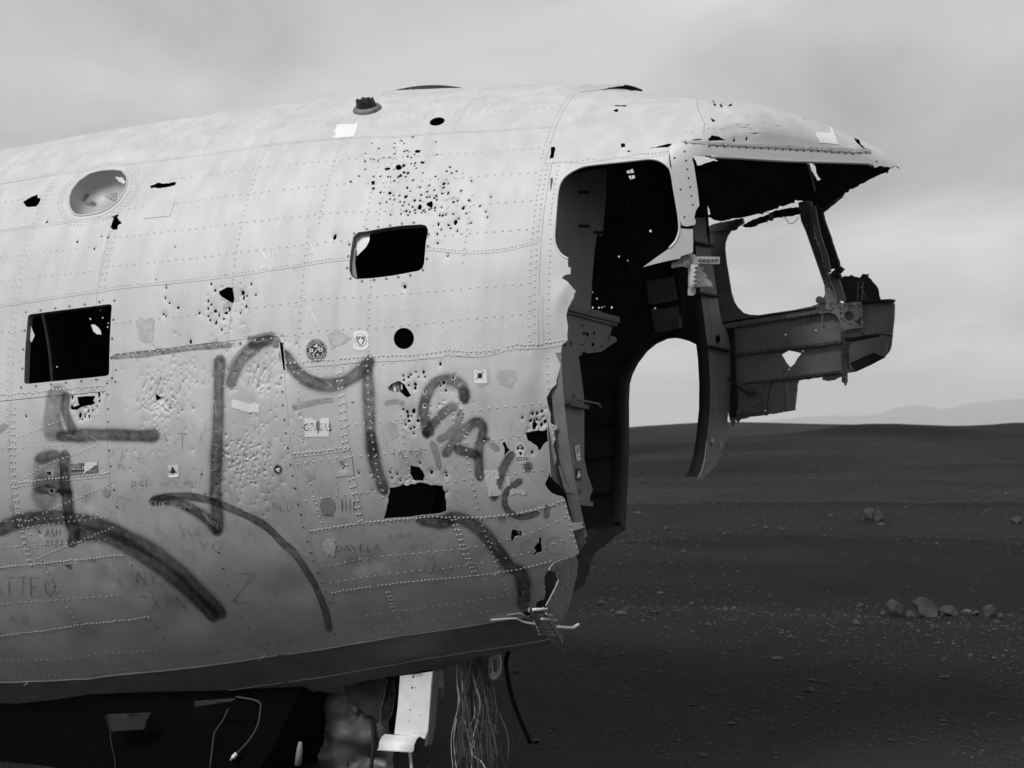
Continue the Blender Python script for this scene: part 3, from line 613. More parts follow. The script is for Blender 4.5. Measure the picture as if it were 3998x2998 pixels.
# ------------------------------------------------------------------ windscreen frame, window post and bits hanging from it
POST_L = C4((130,400),(150,560),(170,690),(190,800),(210,930),(225,965),(260,975),(325,960),(330,930),(318,905),(330,850),(357,808),(345,700),(330,600),(315,500))
fr_out = list(BAR_TOP) + POST_L + list(BAR_LOW[::-1])
BOLTS = C4((245,390),(168,440),(254,460),(263,527),(273,597),(285,667),(295,736),(306,805),(212,686),(242,902),(258,327),(315,328),(378,330),(435,347),(495,347),(550,350),(612,353),(665,357),(722,357),(782,363),(838,367),(895,370),(950,374),(1005,376),(1065,377),(1118,381),(1173,385),(1230,386),(1285,388),(1343,390),(1395,395),(1447,400),(1503,403),(1557,405),(1612,405),(1663,405),(1748,467))
frame_o = sheet('windscreen_frame', NEAR, fr_out, [ring_pts(b, 4.2, n=10) for b in BOLTS], [M['frame_white'], M['skin_back'], M['frame_white']], th=.010, off=.008, step=.03, parent=wreck, label='smooth pale window post and windscreen bar with a row of bolt holes')
P = NEAR.point(NEAR.from_px(BAR_LOW[::-1] + []), .0)
obj_from('bar_lip', *tubemesh(smoothpath(P[3:-1], 4), .009, 8), M['frame_white'], frame_o)
P = NEAR.point(NEAR.from_px(WINDOW_S[2:]), -.002)
obj_from('window_lip', *tubemesh(smoothpath(P, 4), .0055, 7), M['frame_white'], wreck)
strip = jag([(3395,588),(3300,582),(3200,577),(3100,572),(2950,566),(2800,558),(2660,550),(2660,558),(2800,567),(2950,575),(3100,582),(3200,588),(3300,594),(3395,600)], 1.4, 9, 12)
sheet('torn_sealing_strip', NEAR, strip, [], M['chrome_grime'], th=.002, off=.012, step=.05, parent=wreck)
beam('bracket_arm', NEAR, (2708,1016), (2805,1018), .030, .020, 'chrome_grime', .004)
beam('bracket_leg', NEAR, (2715,1032), (2708,1120), .030, .018, 'chrome_grime', .002)
sheet('bracket_plate', NEAR, jag(C4((290,1180),(350,1190),(352,1290),(350,1440),(352,1500),(330,1515),(288,1512),(292,1350)), .6, 8, 2), [], M['chrome_grime'], th=.003, off=-.02, step=.03, parent=wreck)
sheet('torn_bright_sheet', NEAR, jag(C4((355,1340),(362,1310),(400,1275),(430,1270),(410,1300),(415,1330),(440,1350),(450,1360),(425,1370),(470,1395),(480,1420),(488,1442),(355,1447)), 1.2, 6, 3), [], [M['chrome_grime'], M['interior'], M['rim']], th=.002, off=-.02, step=.02, parent=wreck)
sheet('torn_angle', NEAR, jag(C4((150,1260),(215,1230),(260,1195),(300,1190),(310,1220),(290,1300),(240,1285),(150,1298)), .8, 8, 6), [], M['corroded'], th=.004, off=-.012, step=.03, parent=wreck)
for i in range(5):
    for a in ((2727+16*i, 1016), (2714-1.2*i, 1046+17*i)):
        p = NEAR.point(NEAR.from_px([a]), .02)[0]; n = NEAR.normal(NEAR.from_px([a]))[0]
        obj_from('bracket_bolt', *tubemesh([p-n*.012, p+n*.004], .006, 7), M['corroded'], wreck, False)

# ------------------------------------------------------------------ far cockpit wall: window, post, sill rails, nose remains
def far_lat(s):
    s = np.asarray(s, float); return -(1.0 - .30*s) + np.where(s > 1.05, (s-1.05)**2*1.6, 0)
FW = Wall(far_lat)
C8b = lambda *p: crop(2600, 950, .452, p); CP = lambda *p: crop(3000, 800, .226, p); CG = lambda *p: crop(3100, 1100, .19, p)
far_out = [(2785,905),(2862,890),(2874,888)][::-1]
WINF = [(2874,888),(2854,902),(2840,922),(2831,949),(2830,972),(2835,1019),(2845,1076),(2856,1144),(2867,1178),(2881,1200),(2903,1221),(2925,1228),(2962,1230),(3007,1223),(3097,1210),(3165,1196),(3197,1185),(3212,1171),(3220,1150)]
low = C8b((1560,1120),(1570,1180),(1550,1240),(1530,1200),(1520,1150),(1420,1190),(1350,1180),(1350,1155),(1150,1185),(1140,1220),(1125,1340),(1115,1440),(860,1485),(730,1500),(650,1520),(625,1560),(605,1520),(580,1590),(550,1520),(500,1300),(480,1000),(430,760),(380,600))
nose = C8b((1430,430),(1520,520),(1700,500),(1950,480),(1975,530),(1970,640),(1955,760),(1945,880),(1930,930),(1880,990),(1780,1040),(1640,1110))
sheet('cockpit_wall', FW, [(2738,890)] + WINF + nose + [tuple(p) for p in jag(low, 1.2, 9, 21, False)] + [(2758,1100),(2745,1000)],
      [C8b((1000,960),(1060,925),(1110,935),(1170,950),(1130,1000),(1110,1040),(1075,1070),(1040,1030)), C8b((1142,1155),(1160,1143),(1175,1152),(1158,1162)), C8b((1065,1275),(1080,1260),(1090,1272),(1075,1270)), C8b((1085,1345),(1095,1332),(1105,1342))] + [ring_pts(C8b(p)[0], 2.6, n=8) for p in ((1296,748),(1030,788),(1063,1090),(1010,1335),(850,1413),(857,1445),(1182,930))],
      [M['far_wall'], M['skin'], M['rim']], th=.003, step=.05, parent=wreck, label='far cockpit side wall seen from inside, torn along its lower edge')
def rail(name, a, b, w, t, mat, off): return beam(name, FW, a, b, w, t, mat, off)
rail('window_sill', C8b((485,722))[0], C8b((1320,585))[0], .026, .030, 'far_wall', .03)
rail('window_sill_cap', C8b((485,690))[0], C8b((1310,560))[0], .006, .05, 'interior_dark', .03)
rail('wall_stringer', C8b((600,962))[0], C8b((1530,850))[0], .016, .030, 'corroded', .02)
rail('wall_stringer', C8b((640,1215))[0], C8b((1600,1100))[0], .014, .030, 'corroded', .02)
rail('wall_stringer', C8b((1540,835))[0], C8b((1850,790))[0], .012, .030, 'interior_dark', .02)
rail('wall_upright', C8b((1540,760))[0], C8b((1545,1200))[0], .020, .022, 'corroded', .028)
rail('wall_upright', C8b((560,720))[0], C8b((590,1500))[0], .030, .020, 'interior_dark', .03)
rail('wall_upright', C8b((1050,1205))[0], C8b((1060,1440))[0], .018, .020, 'interior', .02)
sheet('gusset_plate', FW, CG((510,660),(510,570),(590,480),(590,400),(640,310),(640,150),(720,110),(800,250),(870,420),(960,440),(1380,410),(1425,900),(1400,940),(1000,1000),(960,850),(900,720),(820,650),(700,630)),
      [ring_pts(CG((1135,700))[0], 19, n=22)] + [ring_pts(CG(p)[0], 5.2, n=9) for p in ((1050,505),(1145,500),(1330,470),(955,545),(970,645),(1015,957),(1360,520))] + [CG((1370,710),(1415,740),(1370,830),(1390,880),(1370,920),(1270,820),(1300,800))], [M['chrome_grime'], M['interior'], M['rim']], th=.005, off=.05, step=.04, parent=wreck)
p = FW.point(FW.from_px(CG((665,400))), .06)[0]
obj_from('latch_boss', *tubemesh([p, p+LAT*.03], .019, 14), M['corroded'], wreck, False)
sheet('window_post', FW, CP((520,-40),(640,-70),(740,-60),(760,250),(800,520),(880,760),(960,1000),(1060,1300),(1130,1480),(1180,1659),(1000,1659),(980,1560),(970,1390),(870,1100),(730,700),(640,440),(570,280)), [ring_pts(CP(p)[0], 3, n=7) for p in ((795,575),(990,1390))], [M['corroded'], M['interior'], M['rim']], th=.012, off=.03, step=.04, parent=wreck)
sheet('post_strap', FW, CP((715,20),(815,20),(900,480),(1040,900),(1090,1160),(1000,1185),(930,960),(830,560),(740,250)), [ring_pts(CP(p)[0], 2.0, n=7) for p in ((770,292),(797,386),(874,673),(897,770),(926,865),(950,963),(978,1058))], [M['interior'], M['interior'], M['rim']], th=.004, off=.055, step=.04, parent=wreck)
sheet('post_cover', FW, jag(CP((720,-40),(940,-60),(930,110),(960,250),(1050,500),(1120,720),(1222,1030),(1200,1080),(1050,1110),(930,800),(830,480),(760,200)), .5, 9, 5), [], [M['interior_dark']], th=.02, off=.02, step=.04, parent=wreck)
sheet('torn_rubber_seal', FW, jag(CP((1090,1170),(1150,1100),(1235,1050),(1305,1105),(1230,1180),(1235,1220),(1255,1270),(1190,1290),(1100,1240)), 1.0, 6, 6), [], [M['black']], th=.02, off=.04, step=.03, parent=wreck)
sheet('nose_cowl_fragment', FW, jag(CP((1160,1300),(1260,1268),(1310,1230),(1400,1230),(1430,1205),(1500,1240),(1590,1260),(1635,1190),(1700,1200),(1745,1190),(1730,1240),(1830,1350),(1890,1420),(1910,1520),(1940,1640),(1930,1700),(1330,1720),(1200,1500)), .7, 8, 7), [], [M['interior_dark'], M['skin'], M['rim']], th=.003, off=-.03, step=.05, parent=wreck)
sheet('post_foot', FW, CP((1030,1180),(1190,1180),(1270,1420),(1340,1659),(1110,1659)), [], [M['interior'], M['interior'], M['rim']], th=.008, off=.01, step=.04, parent=wreck)
sheet('windscreen_corner', FW, jag(C4((1140,835),(1190,745),(1240,720),(1340,690),(1500,715),(1420,790),(1340,850),(1300,880),(1200,880)), 1.0, 8, 8), [], [M['interior_dark']], th=.02, off=.02, step=.04, parent=wreck)
rail('nose_ledge', CG((1400,425))[0], CG((2020,385))[0], .012, .05, 'interior_dark', .02)
sheet('nose_box_face', FW, C8b((1600,860),(1830,805),(1800,940),(1590,1030)), [ring_pts(C8b((1692,888))[0], 2, n=7)], [M['interior']], th=.003, off=.07, step=.05, parent=wreck)
sheet('nose_box_tab', FW, C8b((1845,790),(1915,835),(1890,985),(1795,945)), [ring_pts(C8b((1855,865))[0], 5, n=9), ring_pts(C8b((1853,910))[0], 5, n=9)], [M['interior']], th=.003, off=.10, step=.05, parent=wreck)
sheet('nose_box_bottom', FW, C8b((1590,1035),(1800,945),(1890,985),(1770,1050),(1640,1110)), [], [M['interior_dark']], th=.003, off=.06, step=.05, parent=wreck)
P = FW.point(FW.from_px(C8b((1700,770),(1760,800),(1850,790),(1930,792),(1995,803))), .03)
obj_from('loose_wire', *tubemesh(smoothpath(P, 5), .003, 5), M['black'], wreck)
sheet('holed_bracket', FW, C8b((655,1225),(895,1200),(850,1450),(605,1480)), [ring_pts(C8b((750,1340))[0], 29, 27, 20)], [M['corroded'], M['interior_dark'], M['rim']], th=.003, off=.05, step=.04, parent=wreck)
sheet('plate', FW, jag(C8b((900,1205),(1135,1190),(1125,1265),(1110,1290),(1120,1330),(1112,1440),(870,1475)), .6, 8, 3), [], [M['interior'], M['interior'], M['rim']], th=.003, off=.015, step=.05, parent=wreck)
P = FW.point(FW.from_px(C8b((560,1100),(590,1140),(640,1190),(690,1240),(740,1270),(800,1310))), .09)
obj_from('conduit', *tubemesh(smoothpath(P, 5), .006, 7), M['black'], wreck)
# far window top rail, torn, with the bent conduit crossing the windscreen
sheet('torn_rail', FW, jag(C4((700,965),(760,930),(880,890),(960,850),(1120,820),(1165,832),(1150,870),(1080,890),(950,905),(830,950),(780,975),(720,975)), 1.1, 6, 31), [], [M['interior_dark']], th=.02, off=.01, step=.03, parent=wreck)
sheet('torn_rail', FW, jag(C4((400,985),(480,950),(560,935),(700,905),(705,945),(650,980),(640,1000),(420,1020)), .7, 7, 32), [], [M['corroded']], th=.02, off=.02, step=.03, parent=wreck)
P2 = FW.at(.35).base(FW.at(.35).from_px(C4((440,890),(520,903),(620,898),(700,890),(850,850),(1000,780),(1150,712),(1250,655),(1335,610))))
obj_from('bent_conduit', *tubemesh(smoothpath(P2, 6), .0085, 8), M['interior_dark'], wreck)
P = FW.point(FW.from_px(C4((700,905),(930,868),(960,880))), .05); obj_from('control_wire', *tubemesh(P, .002, 5), M['black'], wreck)
P = FW.point(FW.from_px(CP((350,205),(410,285),(430,325),(480,345),(530,325),(570,290),(610,230))), .05); obj_from('loose_wire', *tubemesh(smoothpath(P, 6), .0018, 5), M['black'], wreck)
p = FW.point(FW.from_px(CP((140,180),(140,290))), .05); obj_from('lamp_socket', *tubemesh([p[0], p[1]], .012, 10), M['corroded'], wreck, False)
sheet('windscreen_edge_strip', station(1.0), C4((1205,480),(1225,480),(1290,690),(1272,700)), [], [M['interior_dark']], th=.008, step=.04, parent=wreck)

# ------------------------------------------------------------------ curved ring frame between the door and the cockpit, and the door surround
M['ring_grey'] = material('ring_frame_grey', .17, .65, .05, .15, 8, .1, 60, spots=.33, spot_col=.1)
q = FW.from_px([(2860,1400)])[0]; RF = station(float(q[0]))
sheet('ring_frame', RF, [(2700,850),(2755,850),(2759,918),(2772,963),(2786,1053),(2797,1132),(2811,1212),(2825,1270),(2846,1310),(2856,1379),(2858,1447),(2850,1545),(2844,1587),(2840,1641),(2847,1662),(2840,1701),(2828,1728),(2825,1747),(2810,1768),(2800,1810),(2749,1870),(2742,1868),(2728,1872),(2735,1840),(2750,1780),(2762,1700),(2770,1600),(2772,1500),(2768,1400),(2762,1340),(2752,1250),(2735,1130),(2720,1000)],
      [ring_pts((2809,1632), 1.6, 2.2, 7)], [M['ring_grey'], M['interior'], M['rim']], th=.004, step=.05, parent=wreck, label='curved grey ring frame hanging to a torn point')
fl = RF.from_px([(2700,850),(2720,1000),(2735,1130),(2752,1250),(2762,1340),(2768,1400),(2772,1500),(2770,1600),(2762,1700),(2750,1780),(2735,1840),(2718,1862)])
A = RF.point(fl, .0); V = np.concatenate([A, A - AX*.055, A - AX*.055 + LAT*.003, A + LAT*.003]); n = len(A)
obj_from('ring_frame_flange', V, [(r*n+i, r*n+i+1, ((r+1) % 4)*n+i+1, ((r+1) % 4)*n+i) for r in range(4) for i in range(n-1)], M['interior_dark'], wreck)
ar = FAR.from_px([(2800,1385)] + ARCH[1:]); A = FAR.base(densify(ar, .04, False)); nn = FAR.normal(densify(ar, .04, False))
d = np.gradient(A, axis=0); d /= np.linalg.norm(d, axis=1)[:, None]; side = np.cross(d, nn)
B0 = A + nn*.004; B1 = A - nn*.075; B2 = A - nn*.075 - side*.05; B3 = A - nn*.070 - side*.05; B4 = A - nn*.070 - side*.004; B5 = A + nn*.004 - side*.004
V = np.concatenate([B0, B1, B2, B3, B4, B5]); n = len(A)
obj_from('door_surround', V, [(r*n+i, r*n+i+1, ((r+1) % 6)*n+i+1, ((r+1) % 6)*n+i) for r in range(6) for i in range(n-1)], M['interior_dark'], wreck)
# equipment inside, on the far wall behind the window
rb = lambda name, pts, off, mat, th_=.01: sheet(name, FAR, pts, [], [M[mat]], th=th_, off=-off, step=.05, parent=wreck)
rb('equipment_box', crop(2440,850,.226,[(480,1050),(920,990),(1000,1390),(520,1470)]), .05, 'interior', .04)
rb('equipment_box', crop(2440,850,.226,[(560,1560),(1010,1510),(1060,1900),(650,1980)]), .05, 'interior', .04)
rb('angle_rib', crop(2440,850,.226,[(120,420),(240,420),(460,1659),(530,1990),(450,1990),(330,1659)]), .06, 'interior_dark', .03)
rb('angle_rib', crop(2440,850,.226,[(900,850),(960,850),(1090,1500),(1100,1700),(1050,1700)]), .05, 'interior_dark', .03)
q = BH.from_px([(2375,655),(2385,700),(2388,740),(2375,800),(2371,830)]); P = BH.point(q, .1)
obj_from('thin_wire', *tubemesh(smoothpath(P, 6), .0016, 5), M['wire'], wreck)

# rivets, bolts and doubler on the ring frame and far wall
def studs(name, surf, pts, r, off=.0, mat='corroded', h=.004):
    sv = surf.at(off) if type(surf) in (Flat, Wall) else surf
    P = sv.point(sv.from_px(pts), 0 if sv is not surf else off); N = sv.normal(sv.from_px(pts)); parts = []
    for p, n in zip(P, N): parts.append(tubemesh([p, p+n*h*.6, p+n*h], r, 7, [1, .85, .4]))
    o = obj_from(name, *join(parts), M[mat], wreck, True); o['kind'] = 'stuff'; return o
def run(pts, k): return [tuple(p) for p in spaced_px(pts, k)]
def spaced_px(line, gap):
    l = np.asarray(line, float); d = np.r_[0, np.cumsum(np.hypot(*np.diff(l, axis=0).T))]; t = np.arange(gap/2, d[-1], gap)
    return np.stack([np.interp(t, d, l[:, 0]), np.interp(t, d, l[:, 1])], 1)
studs('rivets', RF, run([(2745,1000),(2762,1150),(2778,1290),(2784,1400),(2784,1500),(2780,1620),(2772,1720)], 16) + run([(2770,1590),(2840,1598)], 12) + run([(2752,1806),(2798,1810)], 11), .0045, .004, 'ring_grey')
for a in ((2771,1720),(2800,1734)):
    p = RF.point(RF.from_px([a]), .003)[0]; obj_from('bolt', *tubemesh([p, p+AX*.016], .011, 6), M['chrome_grime'], wreck, False)
sheet('ring_doubler', RF, [(2760,1722),(2828,1745),(2810,1770),(2800,1812),(2750,1868),(2733,1866),(2752,1800)], [], [M['ring_grey'], M['interior'], M['rim']], th=.003, off=.005, step=.04, parent=wreck)
sheet('dark_cutout_disc', RF, ring_pts((2806,1323), 9, 16, 14), [], [M['black_shade']], th=.001, off=.003, step=.03, parent=wreck)  # flat black disc imitates the dark of a cutout
for a, b_ in (((2705,945),(2778,962)), ((2735,1146),(2808,1158)), ((2772,1352),(2850,1370))):
    beam('ring_stiffener', RF, a, b_, .010, .03, 'interior_dark', .018)
studs('rivets', FW, run(C8b((490,735),(1310,600)), 20) + run(C8b((620,955),(1520,842)), 22) + run(C8b((640,1205),(1500,1105)), 22) + run(C8b((1540,790),(1545,1190)), 20), .006, .046, 'corroded')
studs('rivets', FW, run(CP((1560,1330),(1540,1640)), 9) + run(CP((1640,1330),(1620,1640)), 9) + run(CP((1600,1400),(1700,1640)), 12), .005, -.026, 'interior')
studs('bolt_heads', FW, CG((1245,470),(985,740),(800,525),(740,570),(665,550),(760,430)), .008, .052, 'chrome_grime', .006)
studs('rivets', BH, run([(2178,720),(2172,900),(2175,980)], 24) + run([(2352,700),(2345,860)], 30) + run([(2300,1230),(2405,1258)], 14), .0045, .004, 'interior')

# ------------------------------------------------------------------ rivets (thousands: one joined part per kind of row)
def clear_of_holes(q, margin=0.0):
    k = inside(NEAR_OUT, q)
    for h in holes_uv: k &= ~inside(h, q)
    return k
def spaced(line, gap):
    l = np.asarray(line, float); d = np.r_[0, np.cumsum(np.hypot(*np.diff(l, axis=0).T))]; t = np.arange(gap/2, d[-1], gap)
    return np.stack([np.interp(t, d, l[:, 0]), np.interp(t, d, l[:, 1])], 1)
def shift(line, o):
    l = densify(line, .05, False); d = np.gradient(l, axis=0); n = np.stack([-d[:, 1], d[:, 0]], 1); n /= np.linalg.norm(n, axis=1)[:, None]; return l + n*o
rows_fine = []; rows = []; rows_big = []
for t in (44, 59): rows_fine.append(spaced(longline(t-.55, -4.4, -.05 if t != 59 else S_M), .0165))
rows_fine.append(spaced(shift(SEAM75, -.011), .0165))
rows_fine.append(spaced(along(44-1.3, -4.4, -2.2), .0165))
for k, (i, g) in {12: (-.010, .020), 13: (.012, .02)}.items(): pass
for l in (SEAMS[15], SEAMS[16], SEAMS[21], SEAMS[23], SEAMS[20], SEAMS[22], SEAMS[18], SEAMS[10]):
    rows_big.append(spaced(shift(l, -.014), .0195))
rows_big.append(spaced(shift(SEAMS[17], .012), .026)); rows_big.append(spaced(shift(SEAMS[17], .030), .026))
rows_big.append(spaced(shift(SEAMS[19], -.012), .022)); rows_big.append(spaced(shift(SEAMS[19], -.028), .022))
rows_big.append(spaced(shift(SEAMS[24], -.010), .02)); rows_big.append(spaced(shift(SEAMS[24], -.024), .02)); rows_big.append(spaced(shift(SEAMS[25], -.010), .022)); rows_big.append(spaced(shift(SEAMS[25], -.026), .022))
for s, a, b in ((S_C, 45, 136), (S_C+.022, 44, 92), (S_M+.014, 59, 93), (S_M+.036, 59, 93), (S_A, 20, 84), (S_A-.02, 75, 85), (-.052, 2, 55), (-.018, 56, 92), (-.04, 57, 92), (.03, 57, 73), (.04, 75, 94), (-.74, 44, 75), (-.74, 76, 116), (-.80, 50, 75), (-1.02, 44, 66), (-1.06, 66, 116), (.03, 96, 132), (-.33, 96, 144), (-2.95, 2, 59), (-3.3, 2, 144), (-.6, 97, 117), (-1.75, 2, 44), (-1.02, 2, 44), (-.5, 2, 44), (-.33, 60, 75)):
    rows.append(spaced(across(s, a, b), .0245))
for t in (6, 13, 20, 28, 36): rows.append(spaced(longline(t, -4.4, -.06), .037))
for t in (50.5, 57, 63.5, 69.5): rows.append(spaced(longline(t, -2.05 if t > 56 else -4.4, -.06), .0365))
for t in (65, 70): rows.append(spaced(along(t, -4.4, -2.15), .0365))
for t in (79.5, 84.5, 89.5): rows.append(spaced(longline(t, -4.4 if t < 86 else -1.1, -.03), .0375))
for t in (99, 104.5, 111): rows.append(spaced(longline(t, -1.12, .0), .037))
for t in (97, 109, 113.5): rows.append(spaced(along(t, -4.4, -2.13), .037))
for t in (124, 128): rows.append(spaced(along(t, -1.15, .02), .037))
for t in (124.5, 138.5, 143.6): rows.append(spaced(along(t, -4.4, -2.2), .037))
for t in (137.5, 141.5, 143.8): rows.append(spaced(along(t, -1.1, -.15), .034))
rows_belly = []
for t in (146.6, 155.2, 158): rows_belly.append(spaced(along(t, -4.4, -.35), .034))
for pxl in ([(160,1560),(230,1830),(250,1500)],): pass
rows.append(spaced(NEAR.from_px(C8((270,780),(500,680),(700,600),(900,515))), .022)); rows.append(spaced(NEAR.from_px(C8((130,540),(360,500),(600,470),(850,440))), .03)); rows.append(spaced(NEAR.from_px(C8((215,480),(430,370),(640,280),(850,185))), .024)); rows.append(spaced(NEAR.from_px(C5((150,1560),(380,1430),(600,1350),(800,1265))), .026)); rows.append(spaced(NEAR.from_px(C5((125,1230),(330,1150),(500,1080))), .026))
for s in (.32, .62): pass
rows.append(spaced(NEAR.from_px([(2130,636),(2300,618),(2500,598),(2605,588)]), .027))
oval_uv = NEAR.from_px(OVAL); oc = oval_uv.mean(0)
for k in (1.10, 1.2): rows.append(spaced(np.vstack([oc+(oval_uv-oc)*k, oc+(oval_uv[:1]-oc)*k]), .02))
def rivets(name, Q, r, h, mat=None):
    Q = np.vstack(Q); Q = Q[clear_of_holes(Q)]; bl = np.vstack([bigedge_l(), bigedge_r()[::-1]]); Q = Q[~inside(bl, Q)]
    Q = Q + np.random.default_rng(5).normal(0, .0009, Q.shape); Q = Q[np.random.default_rng(6).random(len(Q)) > .025]
    P = NEAR.point(Q, .0004); n = NEAR.normal(Q); a = np.cross(n, AX); a /= np.linalg.norm(a, axis=1)[:, None]; b = np.cross(n, a)
    V = []; k = 7
    for rr, hh in ((r, 0), (r*.78, h*.62)):
        for i in range(k):
            t = 2*math.pi*i/k; V.append(P + a*rr*math.cos(t) + b*rr*math.sin(t) + n*hh)
    V.append(P + n*h); V = np.stack(V, 1); m = 2*k+1
    f = []
    for i in range(k):
        j = (i+1) % k; f += [(i, j, k+j), (i, k+j, k+i), (k+i, k+j, 2*k)]
    f = np.array(f)[:, ::-1]; FF = (np.arange(len(Q))[:, None, None]*m + f[None]).reshape(-1, 3)
    V = V.reshape(-1, 3); a0 = V[FF[0]]
    if np.cross(a0[1]-a0[0], a0[2]-a0[0]) @ n[0] < 0: FF = FF[:, ::-1]
    o = obj_from(name, V, FF, mat or M['rivet'], wreck, True); o['kind'] = 'stuff'; return len(Q)
nr = rivets('rivets', rows_fine, .0048, .0017) + rivets('rivets', rows, .0054, .0022) + rivets('rivets', rows_big, .0064, .0029) + rivets('belly_rivets', rows_belly, .0052, .0026, M['belly'])
print('rivets', nr)

# ------------------------------------------------------------------ dark fixings round the windows and the big panel
def discs(name, pts, r, mat, off=.0015, parent=wreck, thick=.003):
    for q in NEAR.from_px([p[:2] for p in pts]):
        p = NEAR.point(q[None], off)[0]; n = NEAR.normal(q[None])[0]; obj_from(name, *tubemesh([p-n*thick, p], r, 9), mat, parent, False)
FIX_L = C5((200,235),(315,222),(433,207),(545,193),(665,178),(782,160),(900,148),(893,297),(881,446),(875,598),(878,755),(190,382),(181,530),(173,681),(163,829),(281,818),(399,804),(516,792),(634,779),(752,767))
FIX_M = C2((706,1128),(797,1095),(880,1082),(966,1071),(1052,1058),(1137,1050),(672,1207),(665,1292),(656,1377),(680,1452),(764,1472),(850,1461),(936,1452),(1023,1440),(1110,1428),(1200,1390),(1245,1136),(1236,1221),(1230,1310))
discs('window_bolt', FIX_L + FIX_M, .0062, M['corroded'])
FIX_P = C5((908,692),(905,785),(840,795),(842,884),(845,998),(845,1102),(849,1212),(855,1325),(866,1448),(895,1635)) + C8((893,227),(920,360),(957,542),(988,668),(1036,817),(1076,937),(1125,1066),(1171,1175),(1237,1305),(1288,1400),(1343,1492),(1583,102),(1610,256),(1640,415),(1670,553),(1718,718),(1752,842),(1796,973),(1845,1092),(1903,1219),(1950,1313),(1990,1384),(1545,1520),(1625,1511),(1705,1501),(1787,1490),(1866,1478),(1944,1466),(2028,1451),(2110,1440),(2195,1424)) + C9((534,135),(552,212),(574,315),(604,427),(630,512),(652,578),(687,673),(717,757),(747,824),(782,915),(845,1030),(218,1251),(300,1237),(384,1223),(467,1211),(554,1194),(643,1182),(725,1170),(820,1155),(905,1140)) + C6((402,753),(411,862),(414,968),(424,1082),(436,1187),(452,1302),(473,1432),(490,1518),(510,1617)) + C5((912,596),(1029,588),(1157,572),(1268,558),(1397,542),(1525,530),(1628,516),(1740,503),(1888,483),(1994,469),(2092,461))
discs('panel_screw', FIX_P, .0050, M['corroded'], .0018)
# bright beading along the chines
M['beading'] = material('dull_beading', .26, .6, .1, .25, 12)
def bead(t, s0, s1, r, wob, seed):
    S = np.linspace(s0, s1, 90); w = softnoise(seed, .25)(S, S*0)*wob
    P = NEAR.point(np.stack([S, th(t)+w], 1), .003)
    return obj_from('chine_beading', *tubemesh(P, r, 6), M['beading'], wreck)
bead(145.2, -4.4, -1.62, .0032, .002, 51); bead(145.2, -1.58, -.28, .0038, .002, 52); bead(156.5, -4.4, -1.72, .0030, .002, 53); bead(156.5, -1.68, -.27, .0034, .002, 54)
P = NEAR.point(NEAR.from_px(CB((600,1280),(850,1262),(900,1275),(960,1300),(1080,1320))), .010); obj_from('peeled_beading', *tubemesh(smoothpath(P, 5), .006, 6), M['bright_panel'], wreck)
P = NEAR.point(NEAR.from_px(CB((780,1235),(920,1218),(950,1240),(930,1265))), .006); obj_from('peeled_beading', *tubemesh(smoothpath(P, 5), .003, 6), M['bright_panel'], wreck)
for c in ([(1035,2553),(1028,2562),(1010,2575)], [(110,2660),(95,2672)]):
    P = NEAR.point(NEAR.from_px(c), .01); obj_from('frayed_thread', *tubemesh(P, .0022, 5), M['wire_white'], wreck)

# ------------------------------------------------------------------ oval recess, roof fittings
inner = oc + (oval_uv-oc)*.87
rec = sheet('oval_recess', NEAR, oc+(oval_uv-oc)*1.01, [inner], [M['skin'], M['skin_back'], M['skin']], th=.004, off=.002, step=.03, parent=wreck, px=False)
lip = NEAR.point(densify(inner, .02), .002); lip = np.vstack([lip, lip[:2]]); obj_from('lip', *tubemesh(lip, .005, 6), M['skin'], rec)
dn = densify(inner, .02); N0 = len(dn); V = []; nrm0 = NEAR.normal(oc[None])[0]
prof = [(1.0, 0), (.99, -.025), (.96, -.055), (.88, -.085), (.72, -.108), (.5, -.122), (.25, -.128), (.02, -.13)]
for k, dz in prof:
    q = oc + (dn-oc)*k; V.append(NEAR.base(q) + nrm0*dz)
V = np.concatenate(V); Fb = [(r*N0+i, r*N0+(i+1) % N0, (r+1)*N0+(i+1) % N0, (r+1)*N0+i) for r in range(len(prof)-1) for i in range(N0)]
obj_from('bowl', V, Fb, material('recess_paint', .42, .5, .05, .2, 9, .05, 60, spots=.3, spot_col=.2), rec)
BW = Flat(NEAR.base(oc[None])[0] - nrm0*.088, AX, UP)
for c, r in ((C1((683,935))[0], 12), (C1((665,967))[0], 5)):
    p = BW.point(BW.from_px([c]), 0)[0]; obj_from('dark_socket_disc', *tubemesh([p, p+nrm0*.004], r/850, 16), M['black'], rec, False)  # black discs imitate the dark inside the sockets
sheet('bracket', BW, C1((825,935),(840,912),(915,908),(912,985),(885,975),(840,960)), [ring_pts(C1((842,937))[0], 4, n=8)], [M['chrome_grime']], th=.004, off=.02, step=.03, parent=rec)
sheet('peeled_decal', BW, jag(C1((905,785),(960,790),(990,830),(965,838),(935,825)), .6, 5, 2), [], [M['white']], th=.001, off=.03, step=.03, parent=rec)
